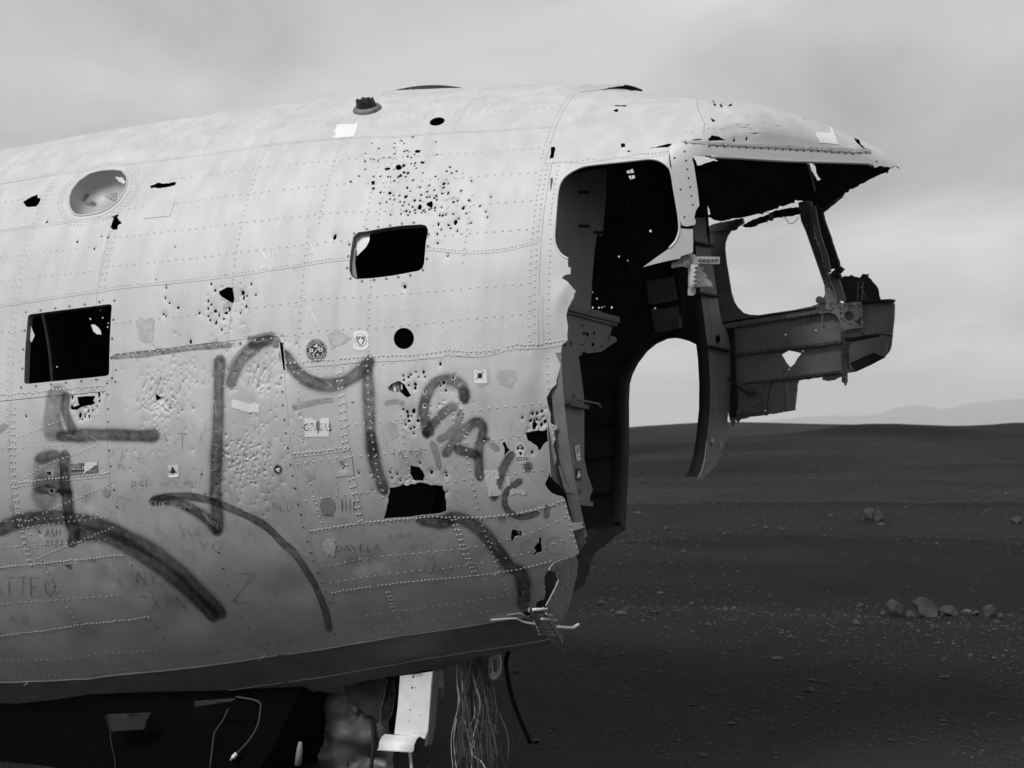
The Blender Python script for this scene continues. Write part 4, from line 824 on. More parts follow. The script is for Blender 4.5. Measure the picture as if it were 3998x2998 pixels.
# broken aerial base on the roof
ab = NEAR.from_px([(1434,428)])[0]; p = NEAR.base(ab[None])[0]; n = NEAR.normal(ab[None])[0]
def lathe(prof, c, ax, ey=1.0, n=20, jit=0.0):
    ax = ax/np.linalg.norm(ax); a = AX - ax*(AX@ax); a /= np.linalg.norm(a); b = np.cross(ax, a); V = []; F = []; r_ = np.random.default_rng(4)
    for r, h in prof:
        for i in range(n):
            t = 2*math.pi*i/n; V.append(c + a*r*math.cos(t) + b*r*ey*math.sin(t) + ax*(h + (r_.uniform(-jit, jit) if h > .03 else 0)))
    for j in range(len(prof)-1):
        for i in range(n): F.append((j*n+i, j*n+(i+1) % n, (j+1)*n+(i+1) % n, (j+1)*n+i))
    F.append(tuple((len(prof)-1)*n+i for i in range(n)))
    return V, F
ao = obj_from('aerial_base', *lathe([(.072,-.01),(.070,.006),(.062,.016),(.045,.018)], p, n, .8), M['corroded'], wreck)
obj_from('broken_stub', *lathe([(.050,.014),(.047,.03),(.044,.048),(.030,.045),(.02,.03)], p, n, .7, 18, .008), M['black'], ao, False)
hb = np.array([-1.0, th(0)]); p = loft(np.array(hb[0]), np.array(hb[1]/RV)); n = UP
obj_from('roof_dome', *lathe([(.24,-.012),(.22,.020),(.16,.034),(.08,.040),(.01,.042)], p, n, .7, 28), M['black'], wreck)
class Lift(Loft):
    def __init__(self): pass
    def disp(self, uv):
        u, v = uv[:, 0], uv[:, 1]/RV; a = np.clip((u+.03)/.15, 0, 1); b = np.clip((R_(26)-v)/R_(18), 0, 1); a = a*a*(3-2*a); b = b*b*(3-2*b)
        return N_B(u*1.0, uv[:, 1])*.001 + .0025 + .020*a*b
flap = np.vstack([[(-.025, 0.0), (.02, 0.0), (.12, .0)], jag([(.125, th(4)), (.135, th(8)), (.10, th(11)), (.115, th(14)), (.09, th(18)), (.05, th(23))], .004, .02, 3, False), [(-.02, th(25))]])
sheet('lifted_roof_sheet', Lift(), flap, [], [M['roof'], M['skin_back'], M['rim']], th=.002, step=.03, parent=wreck, px=False)
# screwed-on doubler plates
sheet('doubler_plate', NEAR, C1((1160,990),(1372,975),(1335,1090),(1132,1112)), [], [M['skin'], M['skin'], M['rim']], th=.002, off=.0025, step=.04, parent=wreck)
sheet('doubler_plate', NEAR, C6((805,1415),(955,1380),(972,1515),(825,1533)), [ring_pts(C6(p)[0], 4, n=7) for p in ((877,1432),(893,1450),(885,1466))], [M['skin'], M['skin'], M['rim']], th=.002, off=.0025, step=.03, parent=wreck)
sheet('lap_strip', NEAR, [(2104,1150),(2119,1155),(2121,1346),(2106,1348)], [], [M['skin'], M['skin'], M['rim']], th=.002, off=.0025, step=.04, parent=wreck)
for a in ([(2217,1100),(2246,1137),(2242,1165),(2225,1190),(2213,1160),(2205,1115)],):
    sheet('curled_skin_flap', NEAR, jag(a, .8, 8, 1), [], [M['skin'], M['skin_back'], M['rim']], th=.002, off=.016, step=.02, parent=wreck)
sheet('curled_skin_flap', NEAR, jag(crop(2080,1600,.226,[(440,960),(480,1000),(510,1060),(560,1250),(645,1440),(590,1430),(545,1370),(500,1200),(455,1050)]), .5, 9, 2), [], [M['chrome_grime'], M['skin_back'], M['rim']], th=.002, off=-.004, step=.02, parent=wreck)
# inner liner glimpsed in the middle window and the left window
P = NEAR.from_px(C2((705,1120),(800,1112),(795,1165),(770,1210),(705,1275),(690,1230)))
sheet('loose_lining', NEAR, P, [], [M['frame_white']], th=.002, off=-.03, step=.04, parent=wreck, px=False)
for poly in (WIN_L, WIN_M):
    q = NEAR.from_px(poly); q = densify(q, .02); a = NEAR.point(q, -.0015); b = NEAR.point(q, -.034); n = len(q)
    obj_from('window_jamb', np.concatenate([a, b]), [(i, (i+1) % n, n+(i+1) % n, n+i) for i in range(n)], M['interior'], wreck)
sheet('window_jamb', NEAR, C2((688,1215),(705,1225),(700,1330),(715,1445),(685,1425),(675,1350)), [], [M['interior']], th=.002, off=-.02, step=.03, parent=wreck)
sheet('loose_lining', NEAR, C5((215,340),(245,415),(220,470),(208,450)), [], [M['frame_white']], th=.002, off=-.02, step=.03, parent=wreck)

# ------------------------------------------------------------------ spray paint: thin films that follow the dented skin
def spray_mat(name, alpha, tone=.03):
    m = bpy.data.materials.new(name); m.use_nodes = True; nt = m.node_tree; L = nt.links.new; b = nt.nodes['Principled BSDF']; b.inputs['Base Color'].default_value = (tone, tone, tone, 1); b.inputs['Roughness'].default_value = .6
    uvn = nt.nodes.new('ShaderNodeUVMap'); uvn.uv_map = 'UVMap'; sp = nt.nodes.new('ShaderNodeSeparateXYZ'); L(uvn.outputs[0], sp.inputs[0])
    tc = nt.nodes.new('ShaderNodeTexCoord')
    def math_(op, a, b_=None, c=None):
        n = nt.nodes.new('ShaderNodeMath'); n.operation = op
        for i, v in enumerate((a, b_, c)):
            if v is None: continue
            if isinstance(v, (int, float)): n.inputs[i].default_value = v
            else: L(v, n.inputs[i])
        return n.outputs[0]
    e = math_('ABSOLUTE', math_('MULTIPLY_ADD', sp.outputs[1], 2.0, -1.0)); x = math_('SUBTRACT', 1.0, sp.outputs[0])
    r = math_('SQRT', math_('ADD', math_('MULTIPLY', e, e), math_('MULTIPLY', x, x)))
    n1 = nt.nodes.new('ShaderNodeTexNoise'); n1.inputs['Scale'].default_value = 5; n1.inputs['Detail'].default_value = 3; L(tc.outputs['Object'], n1.inputs['Vector'])
    n2 = nt.nodes.new('ShaderNodeTexNoise'); n2.inputs['Scale'].default_value = 240; n2.inputs['Detail'].default_value = 2; L(tc.outputs['Object'], n2.inputs['Vector'])
    n3 = nt.nodes.new('ShaderNodeTexNoise'); n3.inputs['Scale'].default_value = 28; n3.inputs['Detail'].default_value = 6; n3.inputs['Roughness'].default_value = .7; L(tc.outputs['Object'], n3.inputs['Vector'])
    rr = math_('ADD', math_('ADD', r, math_('MULTIPLY_ADD', n2.outputs[0], .6, -.30)), math_('MULTIPLY_ADD', n3.outputs[0], .35, -.17))
    mr = nt.nodes.new('ShaderNodeMapRange'); mr.interpolation_type = 'SMOOTHSTEP'; L(rr, mr.inputs[0]); mr.inputs[1].default_value = .60; mr.inputs[2].default_value = 1.0; mr.inputs[3].default_value = alpha; mr.inputs[4].default_value = 0.0
    wear = nt.nodes.new('ShaderNodeMapRange'); L(n3.outputs[0], wear.inputs[0]); wear.inputs[1].default_value = .3; wear.inputs[2].default_value = .65; wear.inputs[3].default_value = .45; wear.inputs[4].default_value = 1.0
    core = nt.nodes.new('ShaderNodeMapRange'); L(r, core.inputs[0]); core.inputs[1].default_value = .0; core.inputs[2].default_value = .7; core.inputs[3].default_value = .85; core.inputs[4].default_value = 1.05
    pat = nt.nodes.new('ShaderNodeMapRange'); L(n1.outputs[0], pat.inputs[0]); pat.inputs[1].default_value = .32; pat.inputs[2].default_value = .68; pat.inputs[3].default_value = .75; pat.inputs[4].default_value = 1.3
    a = math_('MULTIPLY', math_('MULTIPLY', math_('MULTIPLY', mr.outputs[0], math_('MULTIPLY', core.outputs[0], pat.outputs[0])), wear.outputs[0]), math_('MULTIPLY_ADD', n2.outputs[0], .5, .75))
    tr = nt.nodes.new('ShaderNodeBsdfTransparent'); mx = nt.nodes.new('ShaderNodeMixShader'); L(a, mx.inputs[0]); L(tr.outputs[0], mx.inputs[1]); L(b.outputs[0], mx.inputs[2]); L(mx.outputs[0], nt.nodes['Material Output'].inputs[0])
    return m
SP = {k: spray_mat('spray_paint_%d' % int(k*100), k) for k in (.22, .35, .5, .65, .8)}
def stroke(pts, w, al, off=.0013, surf=NEAR, name='spray_paint_stroke', label=None):
    c = smoothpath(pts, 10); c = densify(c, 5, False); d = np.gradient(c, axis=0); n = np.stack([-d[:, 1], d[:, 0]], 1); n /= np.linalg.norm(n, axis=1)[:, None]+1e-9
    L = np.r_[0, np.cumsum(np.hypot(*np.diff(c, axis=0).T))]; ux = np.clip(np.minimum(L, L[-1]-L)/(w*.65), 0, 1)
    wob = softnoise(int(abs(pts[0][0]*7+pts[0][1])) % 997, 70)(L, L*0+3); w = w*(1+.16*wob)[:, None]
    k = 13; rows_ = []; uvs = []
    for j in range(k):
        f = j/(k-1); rows_.append(c + n*(f-.5)*w); uvs.append(np.stack([ux, np.full(len(c), f)], 1))
    Q = surf.from_px(np.concatenate(rows_)); V = surf.point(Q, off); m = len(c)
    F = [(j*m+i, j*m+i+1, (j+1)*m+i+1, (j+1)*m+i) for j in range(k-1) for i in range(m-1)]
    keep = clear_of_holes(Q); F = np.array([f for f in F if keep[list(f)].all()])
    if not len(F): return
    o = obj_from(name, V, F, SP[al], wreck, True, None, np.concatenate(uvs))
    if label: o['label'] = label
h_ = .4973
for pts, w, al in [
 (C5((500,800),(440,900),(410,1050),(420,1180),(460,1270)), 150, .5), (C5((520,850),(510,1000),(540,1100),(590,1200)), 70, .5),
 (C5((420,1215),(600,1210),(830,1200),(1050,1207),(1275,1207)), 100, .65), (C5((360,1300),(370,1500),(385,1659)) + C8((370,180),(330,420)), 210, .35), (C5((500,1310),(500,1500),(515,1659)) + C8((520,250),(545,450),(585,570),(545,690)), 90, .8), (C5((260,1400),(360,1375),(480,1340)), 80, .5),
 (C8((-60,570),(100,490),(250,455),(450,440),(650,470),(850,530),(1000,600),(1200,700),(1400,850),(1560,1010),(1720,1190),(1765,1255)), 105, .65), (C8((560,580),(800,580),(950,640),(1150,760),(1350,900),(1550,1090),(1720,1270)), 110, .65),
 (C5((1730,560),(1720,800),(1715,1100),(1700,1400),(1690,1659)) + C8((1695,300),(1710,480),(1700,600)), 88, .65), (C5((870,590),(1200,560),(1500,520),(1740,500),(1830,500)), 50, .5),
 (C5((1810,850),(1830,750),(1900,620),(1980,530),(2060,470),(2160,450)), 85, .5), (C5((1790,700),(1850,600),(1930,520),(2040,470)), 40, .35), (C6((140,510),(260,468),(330,460),(395,520)), 80, .5), (C6((380,540),(440,590),(520,700),(620,780),(750,812),(880,790),(1000,720),(1080,640),(1085,560)), 98, .65),
 (C6((1070,640),(1080,800),(1090,1000),(1100,1200),(1130,1400),(1180,1560),(1225,1680)), 90, .5), (C6((1095,1150),(1130,1400),(1180,1560),(1225,1680)), 70, .5),
 (C8((1165,340),(1250,305),(1380,315),(1500,370),(1620,450),(1730,570)), 80, .65), (C8((1165,330),(1300,280),(1450,270),(1650,310),(1850,390),(2050,490),(2212,640)) + C9((500,520),(620,700),(700,860),(750,1000),(780,1150)), 60, .65),
 (C9((1440,250),(1650,272),(1750,240),(1850,260),(1980,350),(2100,500),(2190,620)) + CB((905,780),(945,900),(955,1030),(945,1130),(925,1220)), 96, .65), (C9((1600,255),(1760,250)), 60, .5),
 (C7((615,565),(628,480),(590,400),(500,365),(400,390),(340,480),(310,600),(330,720),(385,820)), 80, .5), (C7((620,570),(632,490),(600,410)), 76, .65), (C7((300,815),(400,700),(500,600),(590,570)), 66, .5), (C7((605,590),(580,700),(500,800),(405,845)), 60, .5), (C7((310,820),(350,770)), 76, .65),
 (C7((460,980),(560,840),(680,720),(740,700),(775,760),(745,900),(745,1050),(757,1170)), 72, .65), (C7((530,890),(640,930),(770,968)), 76, .8), (C7((800,800),(800,870)), 110, .65), (C7((820,860),(910,930)), 60, .35), (C7((370,840),(410,950),(440,1080)), 50, .35),
 (C7((1020,920),(950,1030),(900,1150),(850,1320)), 66, .65), (C7((1170,1010),(1130,1050),(1140,1100)), 80, .5), (C7((1090,1140),(980,1220),(945,1300),(975,1390),(1080,1440),(1230,1400)), 52, .65), (CB((1215,30),(1200,120),(1195,210)), 55, .5), (CB((700,150),(740,260)), 60, .35), (C5((-30,1190),(20,1150),(60,1110)), 50, .35),
 (C6((480,990),(700,940),(820,930)), 46, .35), (C6((1200,960),(1300,940),(1380,960)), 50, .35)]:
    stroke(pts, w*h_*1.22, al)
    if 64 < w < 140: stroke(pts, w*h_*1.75, .22, .0010, name='overspray')
SP['w'] = spray_mat('pale_paint_haze', .5, .78); SP['w2'] = spray_mat('pale_faint_paint', .38, .80)
for pts, w, al in [(C6((440,500),(520,610),(620,700),(740,745)), 26, 'w'), (C6((1165,650),(1175,850),(1185,1100),(1195,1300)), 34, 'w2'), (C1((2190,330),(2060,480),(1990,600),(1930,800),(1890,1000)), 52, 'w2'), (C6((-20,640),(60,560),(160,520)), 30, 'w2'), (C5((900,640),(1200,620),(1500,590),(1660,590)), 60, 'w2'), (C5((2000,640),(2050,600),(2100,620)), 40, 'w2')]:
    stroke(pts, w, al, .0011, name='pale_paint_stroke')
stroke([(100,1385),(250,1372),(440,1360)], 26, .35); stroke([(960,1330),(1080,1305)], 34, .35)

# ------------------------------------------------------------------ scratched and pencilled writing
G = {'A':[[(0,1),(.5,0),(1,1)],[(.2,.62),(.8,.62)]],'B':[[(0,0),(0,1),(.7,.95),(.8,.7),(.6,.5),(0,.5)],[(0,0),(.6,.05),(.7,.3),(.6,.5)]],'C':[[(.9,.15),(.5,0),(.1,.3),(.1,.7),(.5,1),(.9,.85)]],'D':[[(0,0),(0,1),(.6,.9),(.9,.5),(.6,.1),(0,0)]],'E':[[(.8,0),(0,0),(0,1),(.8,1)],[(0,.5),(.6,.5)]],'F':[[(.8,0),(0,0),(0,1)],[(0,.5),(.6,.5)]],'G':[[(.9,.15),(.5,0),(.1,.3),(.1,.7),(.5,1),(.9,.8),(.9,.5),(.6,.5)]],'H':[[(0,0),(0,1)],[(.8,0),(.8,1)],[(0,.5),(.8,.5)]],'I':[[(.3,0),(.3,1)]],'K':[[(0,0),(0,1)],[(.8,0),(0,.55),(.8,1)]],'L':[[(0,0),(0,1),(.7,1)]],'M':[[(0,1),(.1,0),(.5,.7),(.9,0),(1,1)]],'N':[[(0,1),(0,0),(.8,1),(.8,0)]],'O':[[(.5,0),(.1,.3),(.1,.7),(.5,1),(.9,.7),(.9,.3),(.5,0)]],'P':[[(0,1),(0,0),(.7,.1),(.7,.4),(0,.5)]],'R':[[(0,1),(0,0),(.7,.1),(.7,.4),(0,.5),(.8,1)]],'S':[[(.8,.1),(.4,0),(.1,.2),(.3,.45),(.7,.6),(.8,.85),(.4,1),(.05,.9)]],'T':[[(0,0),(.9,0)],[(.45,0),(.45,1)]],'U':[[(0,0),(.05,.8),(.4,1),(.75,.8),(.8,0)]],'V':[[(0,0),(.45,1),(.9,0)]],'X':[[(0,0),(.9,1)],[(.9,0),(0,1)]],'Y':[[(0,0),(.45,.5)],[(.9,0),(.2,1)]],'Z':[[(0,0),(.9,0),(0,1),(.9,1)]],'+':[[(.4,.3),(.4,.8)],[(.1,.55),(.7,.55)]],'&':[[(.9,1),(.2,.25),(.4,0),(.6,.2),(.1,.7),(.3,1),(.9,.6)]],'0':[[(.4,0),(.1,.5),(.4,1),(.7,.5),(.4,0)]],'2':[[(.1,.2),(.4,0),(.7,.2),(.1,1),(.8,1)]],'3':[[(.1,.1),(.5,0),(.7,.25),(.35,.45),(.75,.7),(.4,1),(.05,.9)]],'5':[[(.7,0),(.15,0),(.1,.45),(.6,.45),(.7,.75),(.3,1),(.05,.9)]],'<':[[(.5,1),(.0,.35),(.2,.05),(.5,.3),(.8,.05),(1,.35),(.5,1)]],
 'e':[[(.1,.7),(.7,.65),(.5,.45),(.15,.6),(.2,.95),(.7,.9)]],'n':[[(.1,1),(.1,.45)],[(.1,.6),(.4,.45),(.6,.6),(.6,1)]],'a':[[(.65,.5),(.3,.45),(.1,.75),(.35,1),(.65,.8),(.65,.5),(.7,1)]],'t':[[(.35,.15),(.35,1)],[(.1,.45),(.6,.4)]],'u':[[(.1,.45),(.15,.9),(.45,1),(.65,.8),(.65,.45),(.7,1)]],'g':[[(.65,.5),(.3,.45),(.1,.75),(.35,1),(.65,.7),(.65,.5),(.6,1.35),(.2,1.35)]],'o':[[(.4,.45),(.1,.7),(.4,1),(.7,.7),(.4,.45)]],' ':[]}
light_ink = material('scratched_bright_metal', .92, .6, 0, .1, 40); pencil = material('pencil_lines', .10, .6, 0, .3, 40); faint_ink = material('faint_scratch', .34, .5, .2, .3, 40)
def ribbons(name, lines, w, mat, off=.0018, kind=None):
    A = []; F = []; b = 0
    for l in lines:
        l = densify(l, 10, False)
        if len(l) < 2: continue
        d = np.gradient(l, axis=0); n = np.stack([-d[:, 1], d[:, 0]], 1); n /= np.linalg.norm(n, axis=1)[:, None]+1e-9; m = len(l)
        t = np.sin(np.linspace(.25, math.pi-.25, m))[:, None]
        A += [l+n*w/2*t, l-n*w/2*t]; F += [(b+i, b+i+1, b+m+i+1, b+m+i) for i in range(m-1)]; b += 2*m
    Q = NEAR.from_px(np.concatenate(A)); keep = clear_of_holes(Q); F = np.array([f for f in F if keep[list(f)].all()])
    if not len(F): return
    o = obj_from(name, NEAR.point(Q, off), F, mat, wreck, False)
    if kind: o['kind'] = kind
    return o
def write(text, x, y, h, mat, w=1.8, slope=-.09, gap=1.15, aspect=.72, rep=1, seed=0):
    r = np.random.default_rng(seed + len(text)); lines = []; cx = 0
    for ch in text:
        for pl in G.get(ch, []):
            for k in range(rep):
                lines.append([(x + cx + h*aspect*p[0] + r.normal(0, h*.02), y + (cx + h*aspect*p[0])*slope + h*p[1] + r.normal(0, h*.02)) for p in pl])
        cx += h*aspect*gap if ch not in 'I ' else h*aspect*.6
    ribbons('scratched_writing', lines, w, mat)
write('M+A', 1012, 972, 68, light_ink, 1.2, -.12, 1.3, .95, 3, 1); write('V', 1135, 1062, 80, light_ink, 1.0, 0, 1, .5, 3, 2); write('TN', 1130, 1195, 90, light_ink, 1.6, -.02, 1.2, .7, 2, 3)
write('Lena', 1545, 1193, 24, light_ink, 1.8, 0, .82, .62, 1, 4); write('et', 1604, 1190, 22, light_ink, 1.5, 0, .6, .5, 1, 5); write('Hugo', 1632, 1188, 24, light_ink, 1.8, 0, .82, .62, 1, 6); write('<', 1702, 1186, 26, light_ink, 1.8, 0, 1, .9, 1, 7)
write('GILLES&CELIA', 1710, 1262, 44, light_ink, 1.1, -.10, 1.05, .72, 2, 8); write('AVANT A 2022', 1700, 1345, 34, light_ink, 1.6, -.09, 1.05, .7, 1, 9); write('KARO', 1765, 1180, 46, light_ink, .7, -.02, 1.2, .8, 1, 10); write('TONION', 1735, 1402, 40, light_ink, .8, -.02, 1.2, .8, 1, 11)
write('RSF', 515, 1880, 36, pencil, 1.8, -.06, 1.2, .62, 1, 12); write('R5', 459, 1811, 24, pencil, 1.5, 0, 1.1, .6, 1, 13); write('ASH', 177, 2066, 28, pencil, 2.4, -.02, 1.15, .65, 2, 14); write('2023', 175, 2106, 26, faint_ink, 2.2, -.02, 1.1, .65, 2, 15)
write('XYN', 590, 2330, 54, faint_ink, 2.2, .0, 1.3, .7, 2, 16); write('NYX', 535, 2228, 56, faint_ink, 2.2, .04, 1.2, .7, 2, 17); write('ATTEO', -40, 2255, 74, faint_ink, 2.0, -.0, 1.15, .62, 2, 18); write('DANIELA', 1318, 2124, 28, pencil, 1.6, -.02, 1.15, .8, 2, 19); write('A+M+A', 1515, 2080, 24, faint_ink, 1.6, -.05, 1.1, .7, 2, 20)
write('A+D', 35, 2402, 32, pencil, 1.6, .02, 1.2, .7, 1, 21); write('CATIA<', 1505, 2196, 9, pencil, 1.2, 0, 1.25, .9, 1, 22); write('KRITES', 1625, 2210, 28, faint_ink, 1.5, -.04, 1.25, .8, 2, 23); write('BRITE', 1600, 2124, 24, faint_ink, 1.5, -.03, 1.2, .8, 2, 24); write('TALAVE', 1530, 1756, 34, pencil, 1.6, -.02, 1.1, .6, 1, 25)
write('NKILAH', 625, 1876, 28, faint_ink, 1.3, -.05, 1.2, .8, 1, 26); write('FEDE SPOSO+ANT', 588, 1958, 22, light_ink, 1.8, .02, 1.1, .7, 1, 27); write('MILU22', 790, 1992, 18, light_ink, 1.8, .9, .9, .7, 1, 28); write('BBM', 828, 1930, 11, light_ink, 1.4, 0, 1.2, .8, 1, 29); write('AIG', 62, 1578, 18, light_ink, 1.4, -.05, 1.2, .8, 1, 30)
write('NLD', 1065, 1958, 34, faint_ink, 1.6, 0, 1.2, .7, 2, 31); write('LP', 1448, 2016, 12, pencil, 1.4, 0, 1.2, .7, 1, 32); write('G+A', 715, 2060, 22, pencil, 1.2, 0, 1.3, .8, 1, 33); write('MACEY<', 738, 2078, 11, pencil, 1.2, 0, 1.3, .9, 1, 34); write('T9', 690, 1690, 70, faint_ink, 1.6, .1, 1.3, .7, 2, 35)
write('Z', 905, 2240, 110, faint_ink, 1.8, -.02, 1, .9, 3, 36); write('YO', 780, 2110, 40, faint_ink, 1.4, 0, 1.3, .9, 2, 37); write('IIII', 1330, 1945, 50, pencil, 2.0, 0, .5, .5, 2, 38); write('<', 1322, 2015, 34, faint_ink, 1.3, 0, 1, 1, 1, 39)
r = np.random.default_rng(77)
def scr(n, x0, x1, y0, y1, lmin, lmax, ang, spread):
    out = []
    for _ in range(n):
        x, y, L, a = r.uniform(x0, x1), r.uniform(y0, y1), r.uniform(lmin, lmax), ang + r.normal(0, spread); m = np.array([x, y]); dv = np.array([math.cos(a), math.sin(a)])*L/2; k = np.array([-dv[1], dv[0]])*r.normal(0, .06)
        out.append([m-dv, m+k, m+dv])
    return out
ribbons('fine_scratches', scr(150, 0, 2100, 1150, 2000, 12, 70, 1.2, .9) + scr(60, 0, 2100, 600, 1150, 10, 40, 1.3, .8), 1.0, light_ink, .0016, 'stuff')
ribbons('fine_scratches', scr(480, 400, 2100, 1650, 2400, 14, 80, 1.2, .8) + scr(60, 0, 600, 1900, 2350, 14, 60, 1.2, .7), .9, faint_ink, .0016, 'stuff')

# ------------------------------------------------------------------ stickers
def text_mesh(txt, size):
    cu = bpy.data.curves.new('t', 'FONT'); cu.body = txt; cu.size = size; cu.align_x = 'CENTER'; cu.align_y = 'CENTER'; cu.resolution_u = 2
    ob = bpy.data.objects.new('t', cu); COL.objects.link(ob); dg = bpy.context.evaluated_depsgraph_get(); dg.update()
    me = ob.evaluated_get(dg).to_mesh(); V = np.array([v.co[:2] for v in me.vertices]); F = [tuple(p.vertices) for p in me.polygons]
    ob.evaluated_get(dg).to_mesh_clear(); bpy.data.objects.remove(ob); bpy.data.curves.remove(cu)
    return V, F
def on_skin(name, V, F, c, ang, mat, off, parent, surf=NEAR, sx=1.0):
    ct, s_n = math.cos(ang), math.sin(ang); x = V[:, 0]*sx; y = -V[:, 1]
    px = np.stack([c[0] + x*ct - y*s_n, c[1] + x*s_n + y*ct], 1)
    return obj_from(name, surf.point(surf.from_px(px), off), F, mat, parent, False)
def decal(poly, mat, label, off=.0020, surf=NEAR):
    o = sheet('sticker', surf, poly, [], [mat], th=.0004, off=off, step=.02, parent=wreck, label=label); return o
def lettering(parent, txt, c, size, ang=0.0, mat='ink', off=.0028, sx=1.0, surf=NEAR):
    V, F = text_mesh(txt, size)
    if len(V): on_skin('lettering', V, F, c, ang, M[mat], off, parent, surf, sx)
def arc_text(parent, txt, c, rx, ry, a0, a1, size, mat='white', off=.0028, flip=False):
    for k, ch in enumerate(txt):
        if ch == ' ': continue
        a = a0 + (a1-a0)*(k+.5)/len(txt); p = (c[0]+rx*math.cos(a), c[1]+ry*math.sin(a))
        lettering(parent, ch, p, size, a + (math.pi/2 if not flip else -math.pi/2), mat, off)
def patch(parent, poly, mat, off=.0026, name='print', surf=NEAR, holes=()): return sheet(name, surf, poly, holes, [M[mat]], th=.0003, off=off, step=.02, parent=parent)
A6 = -.09
c = C6((676,540))[0]; b = decal(ring_pts(c, 41, 45, 32), M['ink'], 'round black sticker with white ring lettering and crossed tools')
patch(b, ring_pts(c, 39, 43, 32), 'white', .0024, holes=[ring_pts(c, 37.5, 41.5, 32)]); patch(b, ring_pts(c, 27, 30, 28), 'white', .0024, holes=[ring_pts(c, 25.8, 28.8, 28)])
arc_text(b, 'DANIELROBERT.AT', c, 32, 35.5, math.pi*1.08, math.pi*1.92, 8.5); arc_text(b, 'DREAM-DISCOVER-EXPLORE', c, 32, 35.5, math.pi*.93, math.pi*.07, 7.5, flip=True)
for s in (1, -1): patch(b, [(c[0]-15, c[1]-17*s-1.2), (c[0]-13, c[1]-17*s+1.2), (c[0]+15, c[1]+17*s+1.2), (c[0]+13, c[1]+17*s-1.2)], 'white', .0024)
patch(b, [(c[0]-2,c[1]-12),(c[0]-12,c[1]-17),(c[0]-3,c[1]-20),(c[0]+3,c[1]-26),(c[0]+6,c[1]-25),(c[0]+4,c[1]-19),(c[0]+9,c[1]-13),(c[0]+2,c[1]-15)], 'white'); patch(b, rounded([(c[0]-24,c[1]-6),(c[0]-12,c[1]-7),(c[0]-12,c[1]+6),(c[0]-24,c[1]+7)], 2), 'white', holes=[ring_pts((c[0]-18,c[1]), 3.4, n=10)])
patch(b, ring_pts((c[0]+17,c[1]-3), 7.5, n=14), 'white', holes=[ring_pts((c[0]+17,c[1]-3), 4, n=10)])
for dx in (-6, 7): patch(b, ring_pts((c[0]+dx,c[1]+19), 5.4, n=14), 'white', holes=[ring_pts((c[0]+dx,c[1]+19), 3.9, n=12)])
patch(b, [(c[0]-6,c[1]+19),(c[0]-2,c[1]+12),(c[0]+5,c[1]+12),(c[0]+7,c[1]+19),(c[0]+1,c[1]+19)], 'white', holes=[[(c[0]-3,c[1]+17.5),(c[0]-1,c[1]+14),(c[0]+3,c[1]+13.6),(c[0]+.5,c[1]+17.6)]])
c = C6((1025,460))[0]; b = decal(rounded(C6((965,395),(1000,383),(1060,385),(1090,410),(1085,450),(1088,510),(1050,540),(1000,540),(960,520),(972,470)), 5, 3), M['white'], 'white crest sticker with a grey shield and eagle')
patch(b, ring_pts(c, 24, 26, 26), 'grey_ink', .0024); patch(b, ring_pts(c, 22, 24, 26), 'white', .0027)
patch(b, [(c[0]-17,c[1]-15),(c[0]+17,c[1]-15),(c[0]+17,c[1]+2),(c[0]+8,c[1]+16),(c[0],c[1]+22),(c[0]-8,c[1]+16),(c[0]-17,c[1]+2)], 'grey_ink', .0030, holes=[[(c[0]-12,c[1]-2),(c[0]-4,c[1]-4),(c[0],c[1]-14),(c[0]+4,c[1]-4),(c[0]+12,c[1]-2),(c[0]+2,c[1]+16),(c[0]-2,c[1]+16)]])
arc_text(b, 'SEMPER', c, 25, 27, math.pi*.85, math.pi*.15, 5, 'grey_ink', .0032, True) if False else None
b = decal(C6((583,1072),(636,1068),(652,1082),(688,1096),(715,1070),(774,1068),(776,1215),(587,1218)), M['white'], 'white sticker with bold black comic lettering, torn through the middle')
lettering(b, 'GRE', C6((637,1142))[0], 42, -.06, 'ink', .0026, .82); lettering(b, 'NAS', C6((733,1142))[0], 42, .03, 'ink', .0026, .78)
lettering(b, 'GRE', C6((637,1142))[0], 33, -.06, 'white', .0030, .86) ; lettering(b, 'NAS', C6((733,1142))[0], 33, .03, 'white', .0030, .82)
patch(b, C6((676,1096),(700,1090),(702,1150),(690,1197),(680,1150)), 'grey_ink', .0034)
b = decal(C5((533,1432),(766,1412),(771,1500),(537,1522)), M['grey_ink'], 'dark grey banner sticker with white capitals, half torn off')
patch(b, C5((552,1450),(660,1440),(660,1482),(560,1492)), 'ink', .0023); lettering(b, 'SEGLK', C5((612,1464))[0], 21, -.06, 'white', .0028, .95); lettering(b, 'BEI UNS BRAUCHEN', C5((612,1503))[0], 6, -.06, 'white', .0028, 1.0); lettering(b, 'WIR WELLEN', C5((716,1484))[0], 6, -.06, 'white', .0028, 1.0)
patch(b, jag(C5((664,1418),(766,1412),(764,1440),(745,1442),(720,1465),(700,1478),(685,1482),(660,1510)), .8, 6, 4), 'white', .0032, 'torn_backing')
b = decal(C5((1320,1440),(1402,1436),(1408,1530),(1322,1534)), M['white'], 'small white square sticker with a black arrow'); patch(b, C5((1348,1452),(1362,1450),(1366,1470),(1378,1468),(1372,1482),(1390,1488),(1388,1498),(1370,1496),(1362,1508),(1350,1505),(1352,1490),(1334,1500),(1334,1492),(1350,1476)), 'ink')
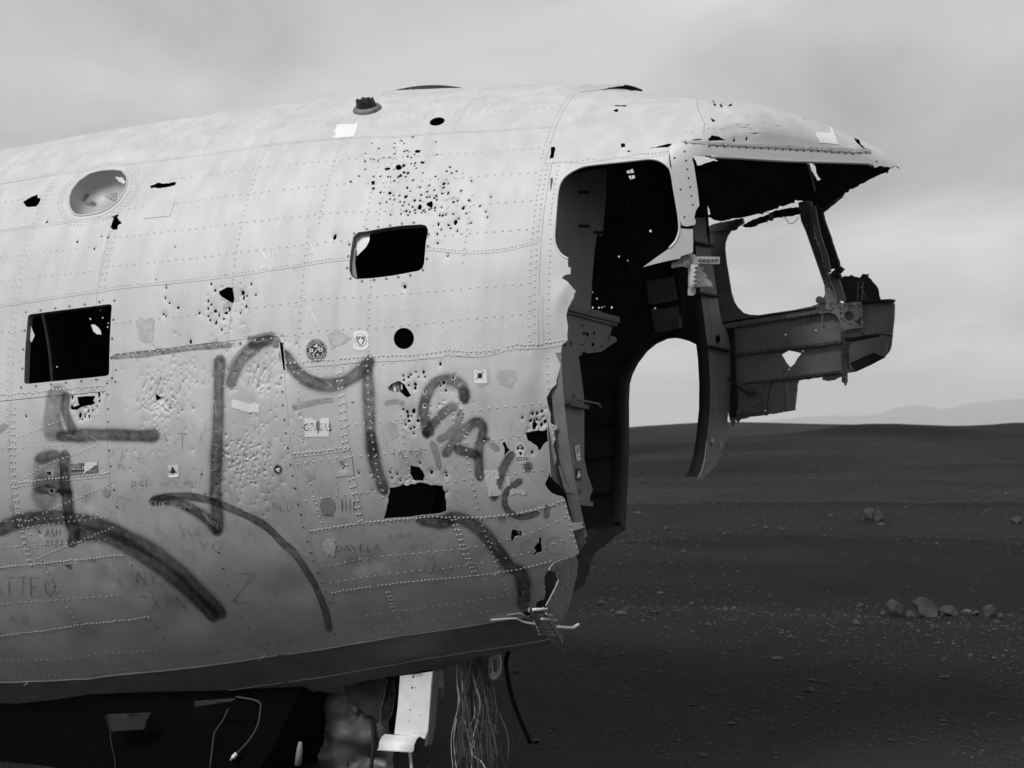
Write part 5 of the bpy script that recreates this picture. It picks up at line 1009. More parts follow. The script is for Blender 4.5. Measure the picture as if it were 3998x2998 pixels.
c = C6((375,1470))[0]; b = decal(ring_pts(c, 18, 19.5, 24), M['ink'], 'small round black sticker with a white animal drawing'); patch(b, ring_pts(c, 17, 18.4, 24), 'white', .0024, holes=[ring_pts(c, 15.8, 17.2, 24)]); patch(b, jag([(c[0]-10,c[1]+4),(c[0]-4,c[1]-6),(c[0]+6,c[1]-7),(c[0]+10,c[1]),(c[0]+3,c[1]+3),(c[0]+8,c[1]+9),(c[0],c[1]+10),(c[0]-2,c[1]+4)], .6, 4, 2), 'white', .0026)
b = decal(C7((703,290),(800,285),(808,390),(708,394)), M['white'], 'small white square sticker with a black skull and crossed swords'); c = C7((752,335))[0]; patch(b, ring_pts(c, 10, 11, 16), 'ink')
for s in (1, -1): patch(b, [(c[0]-16,c[1]-14*s-1),(c[0]-15,c[1]-14*s+1.5),(c[0]+16,c[1]+16*s+1),(c[0]+15,c[1]+16*s-1.5)], 'ink', .0029)
arc_text(b, 'LES FROGGIES', c, 20, 20, math.pi*1.15, math.pi*1.85, 5, 'ink')
b = decal(C7((1035,880),(1068,858),(1105,885),(1110,925),(1095,960),(1122,966),(1125,1000),(1112,1005),(1108,1022),(1066,1026),(1060,1008),(1044,1000),(1040,968),(1048,955),(1030,925)), M['white'], 'white sticker of a masked helmet head above bold letters')
patch(b, C7((1040,890),(1068,868),(1098,890),(1094,915),(1066,902),(1042,918)), 'ink', .0024, holes=[C7((1050,893),(1068,880),(1086,893),(1068,896))]); patch(b, C7((1058,930),(1076,928),(1084,940),(1072,958),(1062,945)), 'ink'); patch(b, C7((1046,970),(1119,967),(1121,997),(1048,1000)), 'ink', .0023, holes=[C7((1049,973),(1116,970),(1118,994),(1051,997))]); lettering(b, 'DZIURA', C7((1083,984))[0], 15, -.05, 'ink', .0028, .78); lettering(b, 'SQUAD', C7((1087,1013))[0], 7, -.05, 'ink', .0028, .9)
peel = material('peeling_white_vinyl', .80, .5, 0, .05, 12, spots=.47, spot_col=.30, spot_scale=150)
decal(jag(C7((785,1078),(895,1068),(905,1120),(880,1180),(930,1250),(925,1265),(825,1280)), 1.2, 7, 1), peel, 'white sticker worn down to flecks'); decal(jag(C7((955,1125),(985,1120),(990,1190),(960,1200)), 1.0, 6, 2), peel, 'fleck of a worn white sticker beside the black loop'); decal(jag(C7((985,1230),(1015,1210),(1060,1235),(1112,1225),(1118,1255),(1095,1268),(1060,1250),(985,1270)), 1.2, 6, 3), peel, 'torn strip of white sticker below the black loop')
decal(jag(C2((585,347),(737,333),(725,375),(705,430),(600,440),(545,445),(582,410),(560,412)), 1.0, 9, 4), M['white'], 'blank white sticker on the upper fuselage'); decal(jag(C4((1272,232),(1415,241),(1435,280),(1450,330),(1375,322),(1305,318)), .6, 9, 5), M['white'], 'blank white sticker near the tip of the cockpit roof')
decal(jag(C5((1822,925),(1870,925),(1900,945),(2040,965),(2030,1000),(2038,1028),(1950,1025),(1890,1010),(1820,985)), .9, 8, 6), M['white'], 'torn white sticker below the dented bulge'); decal(jag(C9((720,440),(760,400),(830,410),(832,470),(815,545),(760,520),(735,490)), 2.2, 6, 7), peel, 'scraped remains of a white sticker low on the side')
decal(ring_pts(C9((765,145))[0], 31, 33, 26), material('faded_grey_vinyl', .30, .6, 0, .2, 20, spots=.38, spot_col=.5), 'faded grey round sticker with a scratched letter'); write('E', 1270, 1940, 40, pencil, 1.8, 0, 1, .8, 1, 44); lettering(wreck, 'Edinburgh', C9((765,217))[0], 13, -.02, 'ink', .0026, 1.0)
decal(ring_pts(C8((835,248))[0], 16, 18, 18), material('grey_vinyl_dot', .36, .5, 0, .1, 10), 'plain grey round sticker')
stain = spray_mat('old_glue_stain', .35, .06)
for poly in (C7((890,300),(1030,280),(1040,370),(1000,430),(900,400),(875,340)), C5((1085,290),(1212,282),(1200,470),(1130,480),(1080,440)), C6((760,420),(850,380),(950,440),(870,500),(790,520)), C7((30,700),(100,710),(110,800),(60,840),(30,780)), C6((580,1470),(675,1455),(660,1540),(600,1565)), C7((690,285),(815,275),(825,385),(765,420),(700,385)), C9((1500,540),(1600,530),(1600,660),(1540,670))):
    decal(jag(poly, 2.0, 8, 3), material('glue_residue', .47, .8, 0, .25, 30, spots=.42, spot_col=.22, spot_scale=120), 'patch of glue left by a removed sticker', .0014)
bs = decal(crop(2080,1600,.226,[(728,630),(810,598),(832,860),(762,888)]), M['white'], 'white sticker with a scribbled figure on the inner bulkhead', .004, BH); lettering(bs, 'ART', crop(2080,1600,.226,[(800,815)])[0], 10, -.1, 'ink', .006, .8, BH)
patch(bs, jag(crop(2080,1600,.226,[(760,660),(775,690),(800,640),(810,650),(785,700),(805,745),(790,740),(775,715),(765,745),(758,740),(770,700)]), .4, 4, 1), 'ink', .006, surf=BH)
bs = decal(crop(2080,1600,.226,[(742,996),(822,1015),(833,1228),(746,1215)]), M['ink'], 'dark sticker with a white foot on the inner bulkhead', .004, BH); patch(bs, crop(2080,1600,.226,[(785,1060),(800,1050),(805,1090),(822,1125),(800,1165),(775,1180),(757,1170),(770,1120)]), 'white', .006, surf=BH)

def loops(c, rx, ry, k, seed):
    q = np.random.default_rng(seed); return [[(c[0]+(rx+q.normal(0, 1.5))*math.cos(t), c[1]+(ry+q.normal(0, 1.5))*math.sin(t)) for t in np.linspace(q.uniform(0, 1), q.uniform(5.6, 6.8), 26)] for _ in range(k)]
ribbons('pencil_doodle', loops(CB((990,510))[0], 24, 26, 2, 1), 1.6, faint_ink); ribbons('pencil_doodle', loops(CB((1290,490))[0], 36, 34, 2, 2), 1.6, faint_ink); ribbons('pencil_doodle', loops(CB((1090,480))[0], 38, 36, 1, 3), 1.2, faint_ink); ribbons('pencil_doodle', loops(CB((990,330))[0], 52, 34, 1, 4), 1.2, faint_ink)
b = sheet('sticker', NEAR, CB((1050,400),(1155,400),(1155,600),(1040,600)), [], [M['black_shade']], th=.001, off=-.022, step=.03, parent=wreck, label='black sticker with white capitals glimpsed through a torn hole'); lettering(b, 'LSBIT', CB((1092,498))[0], 9, -.05, 'white', -.0195, .9)
patch(b, CB((885,345),(905,340),(898,372),(925,386),(900,394),(886,370)), 'white', -.012, 'print')
# pale shredded lining showing in one of the torn holes
sheet('shredded_lining', NEAR, jag(C7((25,440),(60,398),(110,372),(132,378),(135,440),(120,470),(60,465)), .8, 6, 3), [], [M['white']], th=.001, off=-.014, step=.02, parent=wreck)
r = np.random.default_rng(8)
for i in range(9):
    x = 62 + 10*i; P = NEAR.point(NEAR.from_px(C7((x+r.normal(0, 5), 372), (x+r.normal(0, 8), 415), (x+r.normal(4, 6), 468))), -.009); obj_from('lining_thread', *tubemesh(smoothpath(P, 3), .0014, 4), M['black'], wreck)

# ------------------------------------------------------------------ what hangs under the belly
def long_plane(l): return Flat(ORG + l*LAT, AX, UP)
CQ = lambda *p: crop(1100, 2400, .452, p); CL = lambda *p: crop(0, 2500, .5425, p)
PB = long_plane(.22)
class Crumple(Flat):
    def __init__(self, o, e1, e2, amp, seed): Flat.__init__(self, o, e1, e2); self.f = softnoise(seed, .16); self.g = softnoise(seed+1, .07); self.amp = amp
    def point(self, uv, off=0.0):
        uv = np.asarray(uv, float); w = np.abs(self.f(uv[:, 0], uv[:, 1]))*self.amp + self.g(uv[:, 0], uv[:, 1])*self.amp*.3
        return self.base(uv) + self.n*(w+off)[:, None]
    def normal(self, uv):
        e = .004; p = self.point(uv); a = self.point(uv+[e, 0])-p; b = self.point(uv+[0, e])-p; n = np.cross(a, b); n /= np.linalg.norm(n, axis=1)[:, None]
        return np.where(((n*self.n).sum(1) < 0)[:, None], -n, n)
pl = sheet('hanging_panel', PB, CQ((1020,530),(1300,490),(1285,620),(1262,1000),(1235,1075),(1190,1050),(975,1030),(1000,800)), [ring_pts(CQ(p)[0], r, n=9) for p, r in (((1134,537),4.5),((1161,537),2.2),((1124,632),4),((1153,632),2.2),((1108,823),2.6),((1200,823),1.4),((1197,868),2.2),((1099,918),2.4),((1071,1019),1.6),((1140,1023),1.6),((1205,1027),1.8))], [M['bright_panel'], M['interior'], M['rim']], th=.003, step=.03, parent=wreck, label='bright scuffed metal panel hanging below the belly')
V = PB.point(PB.from_px(CQ((1302,488),(1262,1000),(1238,1132))), 0); V = np.concatenate([V, V - LAT*.05 + AX*.01, V - LAT*.05 + AX*.013, V + AX*.003])
obj_from('flange', V, [(r*3+i, r*3+i+1, ((r+1) % 4)*3+i+1, ((r+1) % 4)*3+i) for r in range(4) for i in range(2)], M['interior'], pl, False)
q = PB.point(PB.from_px(CQ((890,1030),(1190,1048))), 0); r0, r1 = q
lipV = []; prof = [(0, 0), (.03, -.008), (.055, -.03), (.06, -.055), (.075, -.06)]
for o_, z_ in prof: lipV += [r0 + LAT*o_ + UP*z_, r1 + LAT*o_ + UP*z_]
lipV += [v - UP*.003 for v in lipV]; k = len(prof)*2; lf = []
for i in range(len(prof)-1): lf += [(2*i, 2*i+1, 2*i+3, 2*i+2), (k+2*i+2, k+2*i+3, k+2*i+1, k+2*i)]
for i in range(len(prof)-1): lf += [(2*i+2, k+2*i+2, k+2*i, 2*i), (2*i+1, k+2*i+1, k+2*i+3, 2*i+3)]
obj_from('foot_lip', lipV, lf, M['bright_panel'], pl, True)
CR = Crumple(ORG - .06*LAT, AX, UP, .10, 61)
sheet('crumpled_sheet', CR, jag(CQ((330,680),(450,640),(620,590),(760,610),(960,540),(1020,560),(990,800),(975,1030),(1000,1150),(980,1400),(360,1400),(350,1150),(400,940),(360,800)), 1.5, 12, 9), [ring_pts(CQ((385,690))[0], 13, 10, 10)], [material('shaded_bare_sheet', .085, .5, .2, .3, 9, .1, 60), M['skin_back'], M['rim']], th=.003, step=.025, parent=wreck, label='crumpled grey sheet metal under the belly')  # shade under the belly is put into the dark sheet colour
CR2 = Crumple(ORG + .06*LAT, AX, UP, .05, 71)
sheet('crumpled_sheet', CR2, jag(CQ((560,610),(700,560),(900,540),(945,560),(880,800),(870,920),(600,760),(560,700)), 1.2, 12, 10), [], [M['interior_dark'], M['skin_back'], M['rim']], th=.003, step=.03, parent=wreck, label='dark bent sheet in front of the crumpled sheet')
P = long_plane(-.05).point(long_plane(-.05).from_px(CQ((570,850),(585,1000),(580,1200),(570,1400))), 0); obj_from('bent_strut', *tubemesh(smoothpath(P, 5), .014, 7), M['interior_dark'], wreck)
P = long_plane(.05).point(long_plane(.05).from_px(CQ((725,560),(745,760),(775,900),(795,1100),(765,1400))), 0); obj_from('hanging_pipe', *tubemesh(smoothpath(P, 6), .0105, 8), M['interior_dark'], wreck)
P = long_plane(.0).point(long_plane(.0).from_px(CQ((940,545),(900,700),(850,880),(860,1000))), 0); obj_from('bent_strut', *tubemesh(smoothpath(P, 6), .009, 6), M['interior_dark'], wreck)
P = long_plane(.2).point(long_plane(.2).from_px(CQ((1090,1120),(1110,1220),(1130,1400))), 0); obj_from('hanging_pipe', *tubemesh(smoothpath(P, 6), .008, 7), M['skin'], wreck)
w = long_plane(-.02).point(long_plane(-.02).from_px(CQ((640,810))), 0)[0]; obj_from('pulley', *lathe([(.022,-.012),(.022,-.006),(.015,0),(.022,.006),(.022,.012),(.005,.012)], w, LAT, 1, 18), M['corroded'], wreck)
# loom of torn wires
r = np.random.default_rng(91); LP = long_plane(.06)
for i in range(150):
    x0 = 1860 + r.normal(0, 22); sp = r.normal(0, 1); y1 = 2998 + r.uniform(-60, 60) if r.random() > .25 else r.uniform(2690, 2920)
    mid = 1852 + sp*26 + r.normal(0, 15); end = 1848 + sp*36 + r.normal(0, 24)
    pts = [(x0, 2558 + abs(x0-1860)*.1), (x0 + (mid-x0)*.5 + r.normal(0, 4), 2660), (mid, 2770 + r.normal(0, 15)), (mid + (end-mid)*.6 + r.normal(0, 8), 2880), (end, y1)]
    if y1 < 2900: pts = pts[:3] + [(mid + (end-mid)*.8, max(y1, 2800))]
    P = LP.point(LP.from_px(pts), 0) + LAT*r.normal(0, .05); obj_from('loose_wire', *tubemesh(smoothpath(P, 5), r.uniform(.0011, .0026), 5), M['wire'] if r.random() > .08 else M['wire_white'], wreck)
for pts, rad, m in ((CQ((1690,780),(1690,850),(1640,1000),(1690,1100),(1660,1160),(1680,1210),(1750,1260),(1790,1330)), .0032, 'wire_white'), (CQ((1680,400),(1760,500),(1800,540)), .002, 'wire'), (CQ((1760,900),(1850,940),(1885,1030)), .0015, 'wire'), (CQ((1480,520),(1420,470),(1400,440)), .0016, 'wire'), (CQ((1450,560),(1390,600),(1410,680)), .0018, 'wire')):
    P = LP.point(LP.from_px(pts), .03); obj_from('loose_wire', *tubemesh(smoothpath(P, 6), rad, 6), M[m], wreck)
sheet('slotted_lug', long_plane(.1), rounded(CQ((1790,360),(1885,345),(1892,480),(1860,560),(1800,560),(1780,480)), 14, 4), [rounded(CQ((1812,400),(1862,390),(1860,490),(1820,510)), 8, 4)], [M['corroded'], M['interior'], M['rim']], th=.012, step=.03, parent=wreck)
sheet('hanging_web', long_plane(.05), jag(CQ((1590,490),(1770,350),(1780,560),(1800,600),(1760,640),(1700,620),(1600,640)), 1, 9, 2), [], [M['interior_dark']], th=.004, step=.04, parent=wreck)
sheet('hanging_web', long_plane(.12), jag(CQ((1305,495),(1390,480),(1395,640),(1380,720),(1320,735),(1300,680)), 1, 9, 3), [], [M['corroded'], M['interior'], M['rim']], th=.004, step=.04, parent=wreck)
P = long_plane(.15).point(long_plane(.15).from_px(CQ((1960,315),(1935,400),(1940,480),(1965,620),(2010,780),(2070,930),(2150,1110))), 0); obj_from('rubber_hose', *tubemesh(smoothpath(P, 7), .0105, 9), M['black_shade'], wreck)
# cables to the left, and flaps whose dark colour stands in for shade
LQ = long_plane(.44)
P = LQ.point(LQ.from_px(CL((1700,405),(1860,440),(1872,520),(1850,620),(1790,720),(1700,815))), 0); cb = obj_from('cable', *tubemesh(smoothpath(P, 7), .0036, 7), M['wire'], wreck)
d = P[-1]-P[-2]; d /= np.linalg.norm(d); obj_from('plug', *lathe([(.004,0),(.010,.002),(.010,.012),(.006,.014),(.010,.016),(.010,.032),(.005,.034),(.004,.05)], P[-1], d, 1, 12), M['white'], cb)
P = LQ.point(LQ.from_px(CL((1640,495),(1600,580),(1545,660),(1530,750),(1512,918))), 0); obj_from('cable', *tubemesh(smoothpath(P, 7), .0032, 6), M['wire'], wreck)
P = LQ.point(LQ.from_px(CL((760,540),(790,650),(800,740),(825,850),(828,918))), 0); obj_from('cable', *tubemesh(smoothpath(P, 7), .0015, 5), M['wire'], wreck)
sheet('hanging_flap', LQ, CL((770,535),(1080,521),(1050,580),(1035,640),(800,655),(788,600)), [], [M['interior_dark'], M['interior'], M['rim']], th=.003, off=.01, step=.05, parent=wreck)
sheet('hanging_flap', LQ, CL((1397,440),(1690,420),(1660,440),(1400,478)), [], [M['interior_dark'], M['interior'], M['rim']], th=.003, off=.01, step=.05, parent=wreck)
P = LQ.point(LQ.from_px(CL((2165,730),(2158,800),(2145,895))), 0); obj_from('loose_rod', *tubemesh(P, .016, 10, [.6, 1, 1]), M['interior'], wreck)
# wing centre section under the fuselage, black and bulged to imitate deep shade
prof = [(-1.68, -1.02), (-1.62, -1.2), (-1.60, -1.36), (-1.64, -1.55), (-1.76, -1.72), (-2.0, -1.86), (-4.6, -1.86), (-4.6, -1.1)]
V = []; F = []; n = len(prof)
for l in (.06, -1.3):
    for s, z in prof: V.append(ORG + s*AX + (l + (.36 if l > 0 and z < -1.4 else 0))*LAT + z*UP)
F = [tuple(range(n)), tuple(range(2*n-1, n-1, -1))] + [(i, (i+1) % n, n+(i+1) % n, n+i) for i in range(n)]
obj_from('wing_centre_section', V, F, M['black_shade'], wreck, False)
# struts and pipes at the torn lower corner of the nose
P = NEAR.point(NEAR.from_px(CB((1060,1190),(1150,1195))), -.03)
for a, b_, rad in (((1060,1190),(1365,1185),.007), ((1200,1230),(1355,1300),.005), ((1150,1290),(1310,1305),.005)):
    q = station(.0); P = q.point(q.from_px(CB(a, b_)), 0); obj_from('broken_pipe', *tubemesh(P, rad, 8), M['bright_panel'], wreck)
q = station(.02); P = q.point(q.from_px(CB((1320,1375),(1420,1385),(1480,1385),(1520,1365),(1545,1350))), 0); obj_from('broken_pipe', *tubemesh(smoothpath(P, 5), .007, 8), M['bright_panel'], wreck)
for i in range(7):
    q = station(-.1); y = 1235 + 36*i; P = q.point(q.from_px(CB((1040+14*i, y), (1290+14*i, y+12))), 0); obj_from('slat', *boxmesh(P[0], P[1], .006, .010, UP), M['corroded'], wreck, False)
for a, b_ in (((1160,1180),(1370,1540)), ((1010,1190),(1130,1340))):
    q = station(-.06); P = q.point(q.from_px(CB(a, b_)), 0); obj_from('rail', *boxmesh(P[0], P[1], .006, .02, LAT), M['corroded'], wreck, False)

# ------------------------------------------------------------------ black sand plain
base_z = hermite([-60, -10, 0, 6, 8, 12.7, 25, 45, 80, 110, 200, 600, 13000], [0, 0, 0, 0, .03, .2, .58, 1.05, 1.74, 1.6, .5, -2.5, -6])
D_A = softnoise(101, 9.0); D_B = softnoise(102, 2.6); D_C = softnoise(103, .7); D_L = softnoise(108, 20.0)
RIDGES = []
def H0(x, y):
    d = np.hypot(x, np.maximum(y, 0)); return base_z(np.where(y > 0, d, y))
def H(x, y):
    x = np.asarray(x, float); y = np.asarray(y, float); d = np.hypot(x, y)
    k = np.clip((d-7)/14, 0, 1); far = np.clip((120-d)/60, 0, 1)
    z = H0(x, y) + D_L(x, y)*.75*np.clip((d-28)/40, 0, 1)*np.clip((400-d)/200, 0, 1) + D_A(x*.6, y)*.30*k*far*(1+1.0*np.clip((d-22)/20, 0, 1)) + D_B(x*.35, y)*.11*np.clip((d-6)/8, .25, 1)*far + D_C(x, y)*.022*np.clip((60-d)/30, 0, 1)
    for L, amp, w0, w1 in RIDGES:
        best = np.full(x.shape, 1e9); sg = np.zeros(x.shape); tt = np.zeros(x.shape)
        for i in range(len(L)-1):
            a, b = L[i], L[i+1]; ab = b-a; t = np.clip(((x-a[0])*ab[0]+(y-a[1])*ab[1])/(ab@ab), 0, 1)
            dx = x-a[0]-t*ab[0]; dy = y-a[1]-t*ab[1]; dd = np.hypot(dx, dy); m = dd < best; best = np.where(m, dd, best); sg = np.where(m, np.sign(ab[0]*dy-ab[1]*dx), sg); tt = np.where(m, (i+t)/(len(L)-1), tt)
        w = np.where(sg > 0, w1, w0); z = z + amp*np.exp(-(best/w)**2)*np.sin(np.clip(tt, .0, 1)*math.pi*.9+.15)
    pit = np.exp(-(((x+.6)/3.2)**2 + ((y-8.2)/1.2)**2)); return z - .10*pit
def on_ground(px):
    R = rays(px); t = np.full(len(R), 4.0)
    out = []
    for r_ in R:
        ts = np.geomspace(4, 400, 3000); P = CAMP + ts[:, None]*r_; g = P[:, 2] - H(P[:, 0], P[:, 1]); i = np.argmax(g < 0) if (g < 0).any() else len(ts)-1; out.append(P[i])
    return np.array(out)
RID = [([(2350,1850),(2750,1830),(3037,1789),(3340,1745),(3630,1713),(3998,1687),(4300,1680)], .6, 8, 2.6), ([(3100,1790),(3300,1815),(3557,1839),(3998,1890),(4300,1930)], .6, 6, 2.0), ([(2400,1990),(2800,1985),(3200,2000),(3700,2040)], .10, 2.5, 1.2), ([(2500,2120),(3000,2110),(3500,2120),(4100,2140)], .08, 2.5, 1.5)]
conv = [(on_ground(l)[:, :2], a, w0, w1) for l, a, w0, w1 in RID]; RIDGES = conv
ang = np.unique(np.concatenate([np.linspace(-math.radians(24), math.radians(24), 230), np.linspace(math.radians(24), math.radians(336), 60)]))
rad = np.concatenate([np.linspace(.6, 5, 12), np.geomspace(5.2, 130, 260), np.geomspace(135, 9350, 45)])
A_, R2 = np.meshgrid(ang, rad); X = R2*np.sin(A_); Y = R2*np.cos(A_); Z = H(X, Y)
na, nrd = len(ang), len(rad); V = np.stack([X, Y, Z], -1).reshape(-1, 3); V = np.vstack([V, [[0, 0, 0]]])
i, j = np.meshgrid(np.arange(nrd-1), np.arange(na), indexing='ij'); j2 = (j+1) % na
F4 = np.stack([i*na+j, i*na+j2, (i+1)*na+j2, (i+1)*na+j], -1).reshape(-1, 4)[:, ::-1]
T3 = [(len(V)-1, (k+1) % na, k) for k in range(na)]
# skip the duplicate seam column (first and last direction coincide)
sand = material('black_sand', .019, .95, 0, .35, .9, 1.0, 40, .12, spots=.36, spot_col=.06, spot_scale=34)
nt = sand.node_tree; bsdf = nt.nodes['Principled BSDF']
tc = nt.nodes.new('ShaderNodeTexCoord'); n_ = nt.nodes.new('ShaderNodeTexNoise'); n_.inputs['Scale'].default_value = 120; n_.inputs['Detail'].default_value = 2; nt.links.new(tc.outputs['Object'], n_.inputs['Vector'])
mr = nt.nodes.new('ShaderNodeMapRange'); mr.inputs[1].default_value = .35; mr.inputs[2].default_value = .75; mr.inputs[3].default_value = .45; mr.inputs[4].default_value = 1.9; nt.links.new(n_.outputs[0], mr.inputs[0])
mu = nt.nodes.new('ShaderNodeMath'); mu.operation = 'MULTIPLY'; src = bsdf.inputs['Base Color'].links[0].from_socket; nt.links.new(src, mu.inputs[0]); nt.links.new(mr.outputs[0], mu.inputs[1]); nt.links.new(mu.outputs[0], bsdf.inputs['Base Color'])
mp = nt.nodes.new('ShaderNodeMapping'); mp.inputs['Scale'].default_value = (.05, .16, 1); nt.links.new(tc.outputs['Object'], mp.inputs[0])
nb2 = nt.nodes.new('ShaderNodeTexNoise'); nb2.inputs['Scale'].default_value = 1.0; nb2.inputs['Detail'].default_value = 5; nb2.inputs['Distortion'].default_value = .8; nt.links.new(mp.outputs[0], nb2.inputs['Vector'])
mr2 = nt.nodes.new('ShaderNodeMapRange'); mr2.inputs[1].default_value = .32; mr2.inputs[2].default_value = .68; mr2.inputs[3].default_value = .35; mr2.inputs[4].default_value = 1.85; nt.links.new(nb2.outputs[0], mr2.inputs[0])
mu2 = nt.nodes.new('ShaderNodeMath'); mu2.operation = 'MULTIPLY'; nt.links.new(mu.outputs[0], mu2.inputs[0]); nt.links.new(mr2.outputs[0], mu2.inputs[1]); nt.links.new(mu2.outputs[0], bsdf.inputs['Base Color'])
for n in nt.nodes:
    if n.type == 'BUMP': n.inputs['Distance'].default_value = .04
g = obj_from('ground', V, list(map(tuple, F4)) + T3, sand, None, True); g['kind'] = 'structure'

# scattered gravel: countless pale stones, one mesh
r = np.random.default_rng(17); n = 52000
th_ = r.uniform(-math.radians(7), math.radians(22), n); dd = 6.4*np.exp(r.random(n)**1.2*2.0); X = dd*np.sin(th_); Y = dd*np.cos(th_)
patchy = softnoise(55, 1.7)(X, Y) + softnoise(56, .6)(X, Y)*.7; keep = (patchy > -.25 + r.normal(0, .35, n)); X, Y, dd = X[keep], Y[keep], dd[keep]; n = len(X)
sz = .0028 + .0095*r.random(n)**3.0 + .026*(r.random(n) > .990)*r.random(n); sz *= (1 + .04*(dd-7)).clip(1, 2.0)
octa = np.array([(1,0,0),(0,1,0),(-1,0,0),(0,-1,0),(0,0,1),(0,0,-.6),(.6,.6,.5),(-.6,.5,.55)]); fo = np.array([(0,6,4),(6,1,4),(1,7,4),(7,2,4),(2,3,4),(3,0,4),(0,1,6),(1,2,7),(1,0,5),(2,1,5),(3,2,5),(0,3,5)])
P = octa[None]*(1 + r.normal(0, .16, (n, 8, 1)))*sz[:, None, None]*np.stack([r.uniform(.8, 1.5, n), r.uniform(.7, 1.2, n), r.uniform(.45, .85, n)], -1)[:, None]
ca, sa = np.cos(r.uniform(0, 6.3, n)), np.sin(r.uniform(0, 6.3, n)); rot = np.stack([P[..., 0]*ca[:, None]-P[..., 1]*sa[:, None], P[..., 0]*sa[:, None]+P[..., 1]*ca[:, None], P[..., 2]], -1)
rot += np.stack([X, Y, H(X, Y) + sz*.18], -1)[:, None]
gm = material('pale_gravel', .055, .9, 0, .6, 2.5, 0, 50, .2, spots=.40, spot_col=.15, spot_scale=2.3)
o = obj_from('gravel', rot.reshape(-1, 3), (np.arange(n)[:, None, None]*8 + fo[None]).reshape(-1, 3), gm, None, False); o['kind'] = 'stuff'; o['label'] = 'small pale stones scattered over the black sand'; o['category'] = 'gravel'

# rocks
import bmesh
rock_m = material('lava_rock', .060, .95, 0, .45, 7, 1.0, 30, .1, spots=.36, spot_col=.05, spot_scale=12)
def rock(name, bx, by, wpx, hpx, seed, label, group=None, flat=.8, lean=0.0, tone=None):
    p = on_ground([(bx, by)])[0]; d = np.linalg.norm(p-CAMP); W = .92*wpx*d/FPX; Hh = .92*hpx*d/FPX
    bm = bmesh.new(); bmesh.ops.create_icosphere(bm, subdivisions=4, radius=1.0); v = np.array([q.co[:] for q in bm.verts]); f = [tuple(q.index for q in fc.verts) for fc in bm.faces]; bm.free()
    q = np.random.default_rng(seed); v = v*np.array([1, .85, 1])
    for _ in range(16):
        nn = q.normal(0, 1, 3); nn /= np.linalg.norm(nn); c = q.uniform(.42, .8); e = v@nn - c; v = v - np.where(e > 0, e*.8, 0)[:, None]*nn
    na_ = softnoise(seed+1, .5); nb_ = softnoise(seed+2, .17); ln = np.linalg.norm(v, axis=1)[:, None]
    v = v*(1 + .16*na_(v[:, 0]+v[:, 2], v[:, 1]*1.3+v[:, 2])[:, None] + .075*nb_(v[:, 0]+2*v[:, 2], v[:, 1]-v[:, 2])[:, None])
    v[:, 0] += lean*v[:, 2]; ext = v.max(0)-v.min(0); v = (v - (v.max(0)+v.min(0))/2)/ext
    v = v*np.array([W, W*flat, Hh*1.35]); v[:, 2] += Hh*.5 - Hh*.20
    P = v + p + np.array([0, W*flat*.4, 0]); P[:, 2] += H(p[:1], p[1:2]+W*.4)[0]-p[2]
    o = obj_from(name, P, np.array(f), tone or rock_m, None, True, None, None, [p[0], p[1]+W*.4, p[2]])
    return tag(o, label, 'rock', group)
CR_ = lambda x, y: (2400+.7234*x, 1550+.7234*y)
for (x, y), w, h, sd, lb, ln in [
 (CR_(1385,668), 56, 54, 201, 'upright rounded boulder leaning against its twin on the dark slope', .1), (CR_(1432,672), 46, 50, 202, 'paler boulder on the right of the leaning pair on the slope', -.1),
 (CR_(2175,690), 46, 34, 203, 'lone pale boulder on the slope beyond the row of rocks', 0), (CR_(1525,1186), 82, 72, 204, 'notched boulder next to the largest rock in the row', .12),
 (CR_(1692,1188), 104, 84, 205, 'largest boulder with a flat top in the row of rocks', -.05), (CR_(1815,1184), 84, 44, 206, 'low dark rock against the side of the largest boulder', 0), (CR_(2036,1188), 58, 50, 207, 'pointed pyramid-shaped rock at the end of the row', 0),
 (CR_(1452,1176), 32, 14, 208, 'small flat stone beside the notched boulder', 0), (CR_(1600,1184), 46, 26, 209, 'small rock wedged between the notched and the largest boulder', 0), (CR_(1955,1180), 36, 20, 210, 'small rock on the near side of the pyramid-shaped rock', 0)]:
    rock('rock', x, y, w, h, sd, lb, 'rocks in the sand', .8, ln)
for (x, y), w, h, sd in [(CR_(2085,1194), 26, 14, 220), (CR_(2140,1188), 22, 13, 221), (CR_(1640,1274), 18, 14, 222), (CR_(1715,1258), 22, 17, 223), (CR_(1170,646), 22, 14, 224), (CR_(110,186), 22, 12, 225), (CR_(145,462), 38, 18, 226), (CR_(820,715), 26, 16, 227), (CR_(900,725), 30, 18, 228), (CR_(600,745), 24, 14, 229), (CR_(870,1585), 22, 13, 230), (CR_(1540,1498), 18, 11, 231), (CR_(1410,1540), 18, 11, 232), (CR_(1290,1262), 18, 13, 233), (CR_(1120,1325), 24, 9, 234), (CR_(1920,1402), 30, 11, 235), (CR_(1785,1420), 22, 11, 236), (CR_(280,720), 28, 16, 237), (CR_(1440,695), 34, 12, 238), (CR_(370,838), 24, 12, 239), (CR_(700,885), 18, 8, 240), (CR_(2025,1270), 16, 10, 241), (CR_(30,905), 18, 9, 242), (CR_(1310,1585), 22, 11, 243)]:
    rock('stone', x, y, w, h, sd, 'fist-sized pale stone lying loose on the black sand', 'loose pale stones', .9)
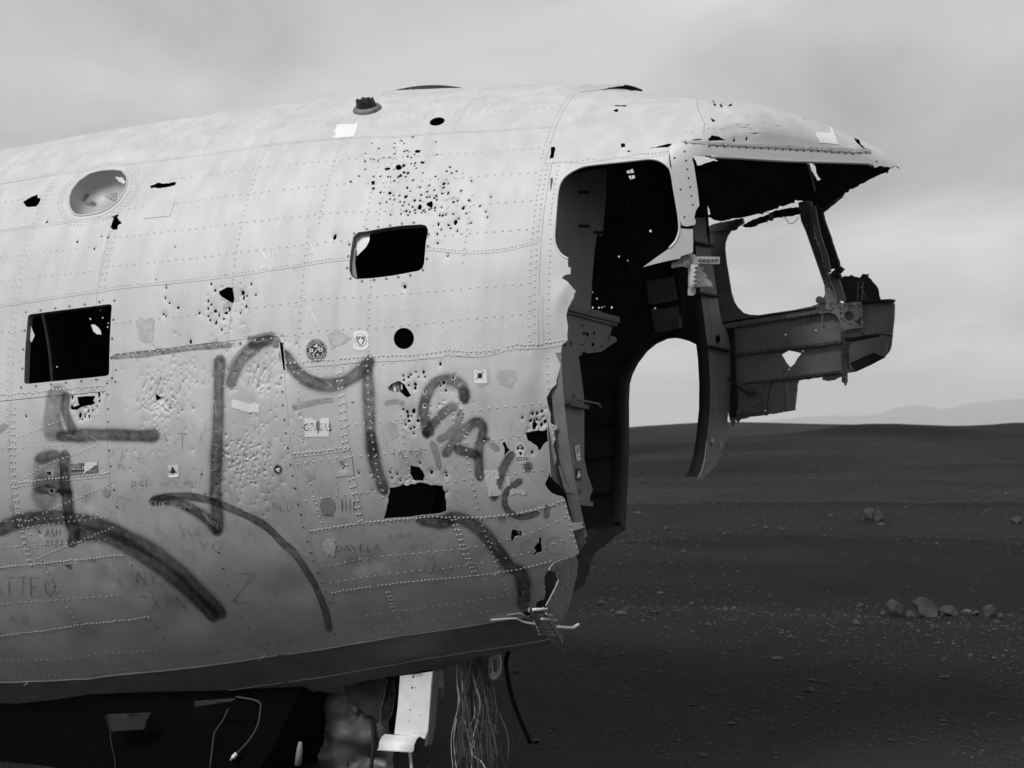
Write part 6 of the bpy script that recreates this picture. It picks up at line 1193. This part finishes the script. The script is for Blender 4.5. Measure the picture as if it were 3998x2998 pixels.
# far hills
ridge = hermite([-5200, -2500, -1200, 0, 900, 1090, 1245, 1370, 1540, 1720, 1780, 1850, 1930, 1985, 2030, 2110, 2240, 2420, 3200, 5200], [20, 25, 22, 25, 45, 52, 72, 86, 92, 100, 121, 139, 143, 134, 121, 143, 156, 170, 230, 180])
gx = np.linspace(-5200, 5200, 420); gy = np.linspace(6300, 9200, 40); XX, YY = np.meshgrid(gx, gy); tv = (YY-6300)/2900
rn = softnoise(301, 260.0); rn2 = softnoise(302, 90.0)
rise = np.clip(tv/.3, 0, 1); fall = np.clip((1-tv)/.5, 0, 1); env = np.minimum(rise**1.3, fall)
ZZ = ridge(XX*7000/YY)*env*(1 + .10*(rn(XX, YY) + .5*rn2(XX, YY))*(1-np.clip(1-np.abs(tv-.3)/.08, 0, 1))) - 8
ZZ = ZZ + rn2(XX, YY*3)*3*env
n0, n1 = ZZ.shape; i, j = np.meshgrid(np.arange(n0-1), np.arange(n1-1), indexing='ij')
o = obj_from('hills', np.stack([XX, YY, ZZ], -1).reshape(-1, 3), np.stack([i*n1+j, i*n1+j+1, (i+1)*n1+j+1, (i+1)*n1+j], -1).reshape(-1, 4), material('far_hill', .08, .9, 0, .3, .01), None, True); o['kind'] = 'structure'
# the hazy air in which the hills fade
xs, ys, zs = (-9500, 9500), (-9500, 9500), (-18, 262)
V = [(x, y, z) for z in zs for y in ys for x in xs]; hz = bpy.data.materials.new('pale_haze'); hz.use_nodes = True; hn = hz.node_tree; hn.nodes.clear(); ho = hn.nodes.new('ShaderNodeOutputMaterial'); pv = hn.nodes.new('ShaderNodeVolumePrincipled'); pv.inputs['Color'].default_value = (1, 1, 1, 1); pv.inputs['Density'].default_value = HAZE = 2.8e-4; hn.links.new(pv.outputs[0], ho.inputs['Volume'])
o = obj_from('haze', V, [(0,2,3,1),(4,5,7,6),(0,1,5,4),(2,6,7,3),(0,4,6,2),(1,3,7,5)], hz, None, False); o['kind'] = 'stuff'; o['label'] = 'pale hazy air over the plain'; o['category'] = 'haze'
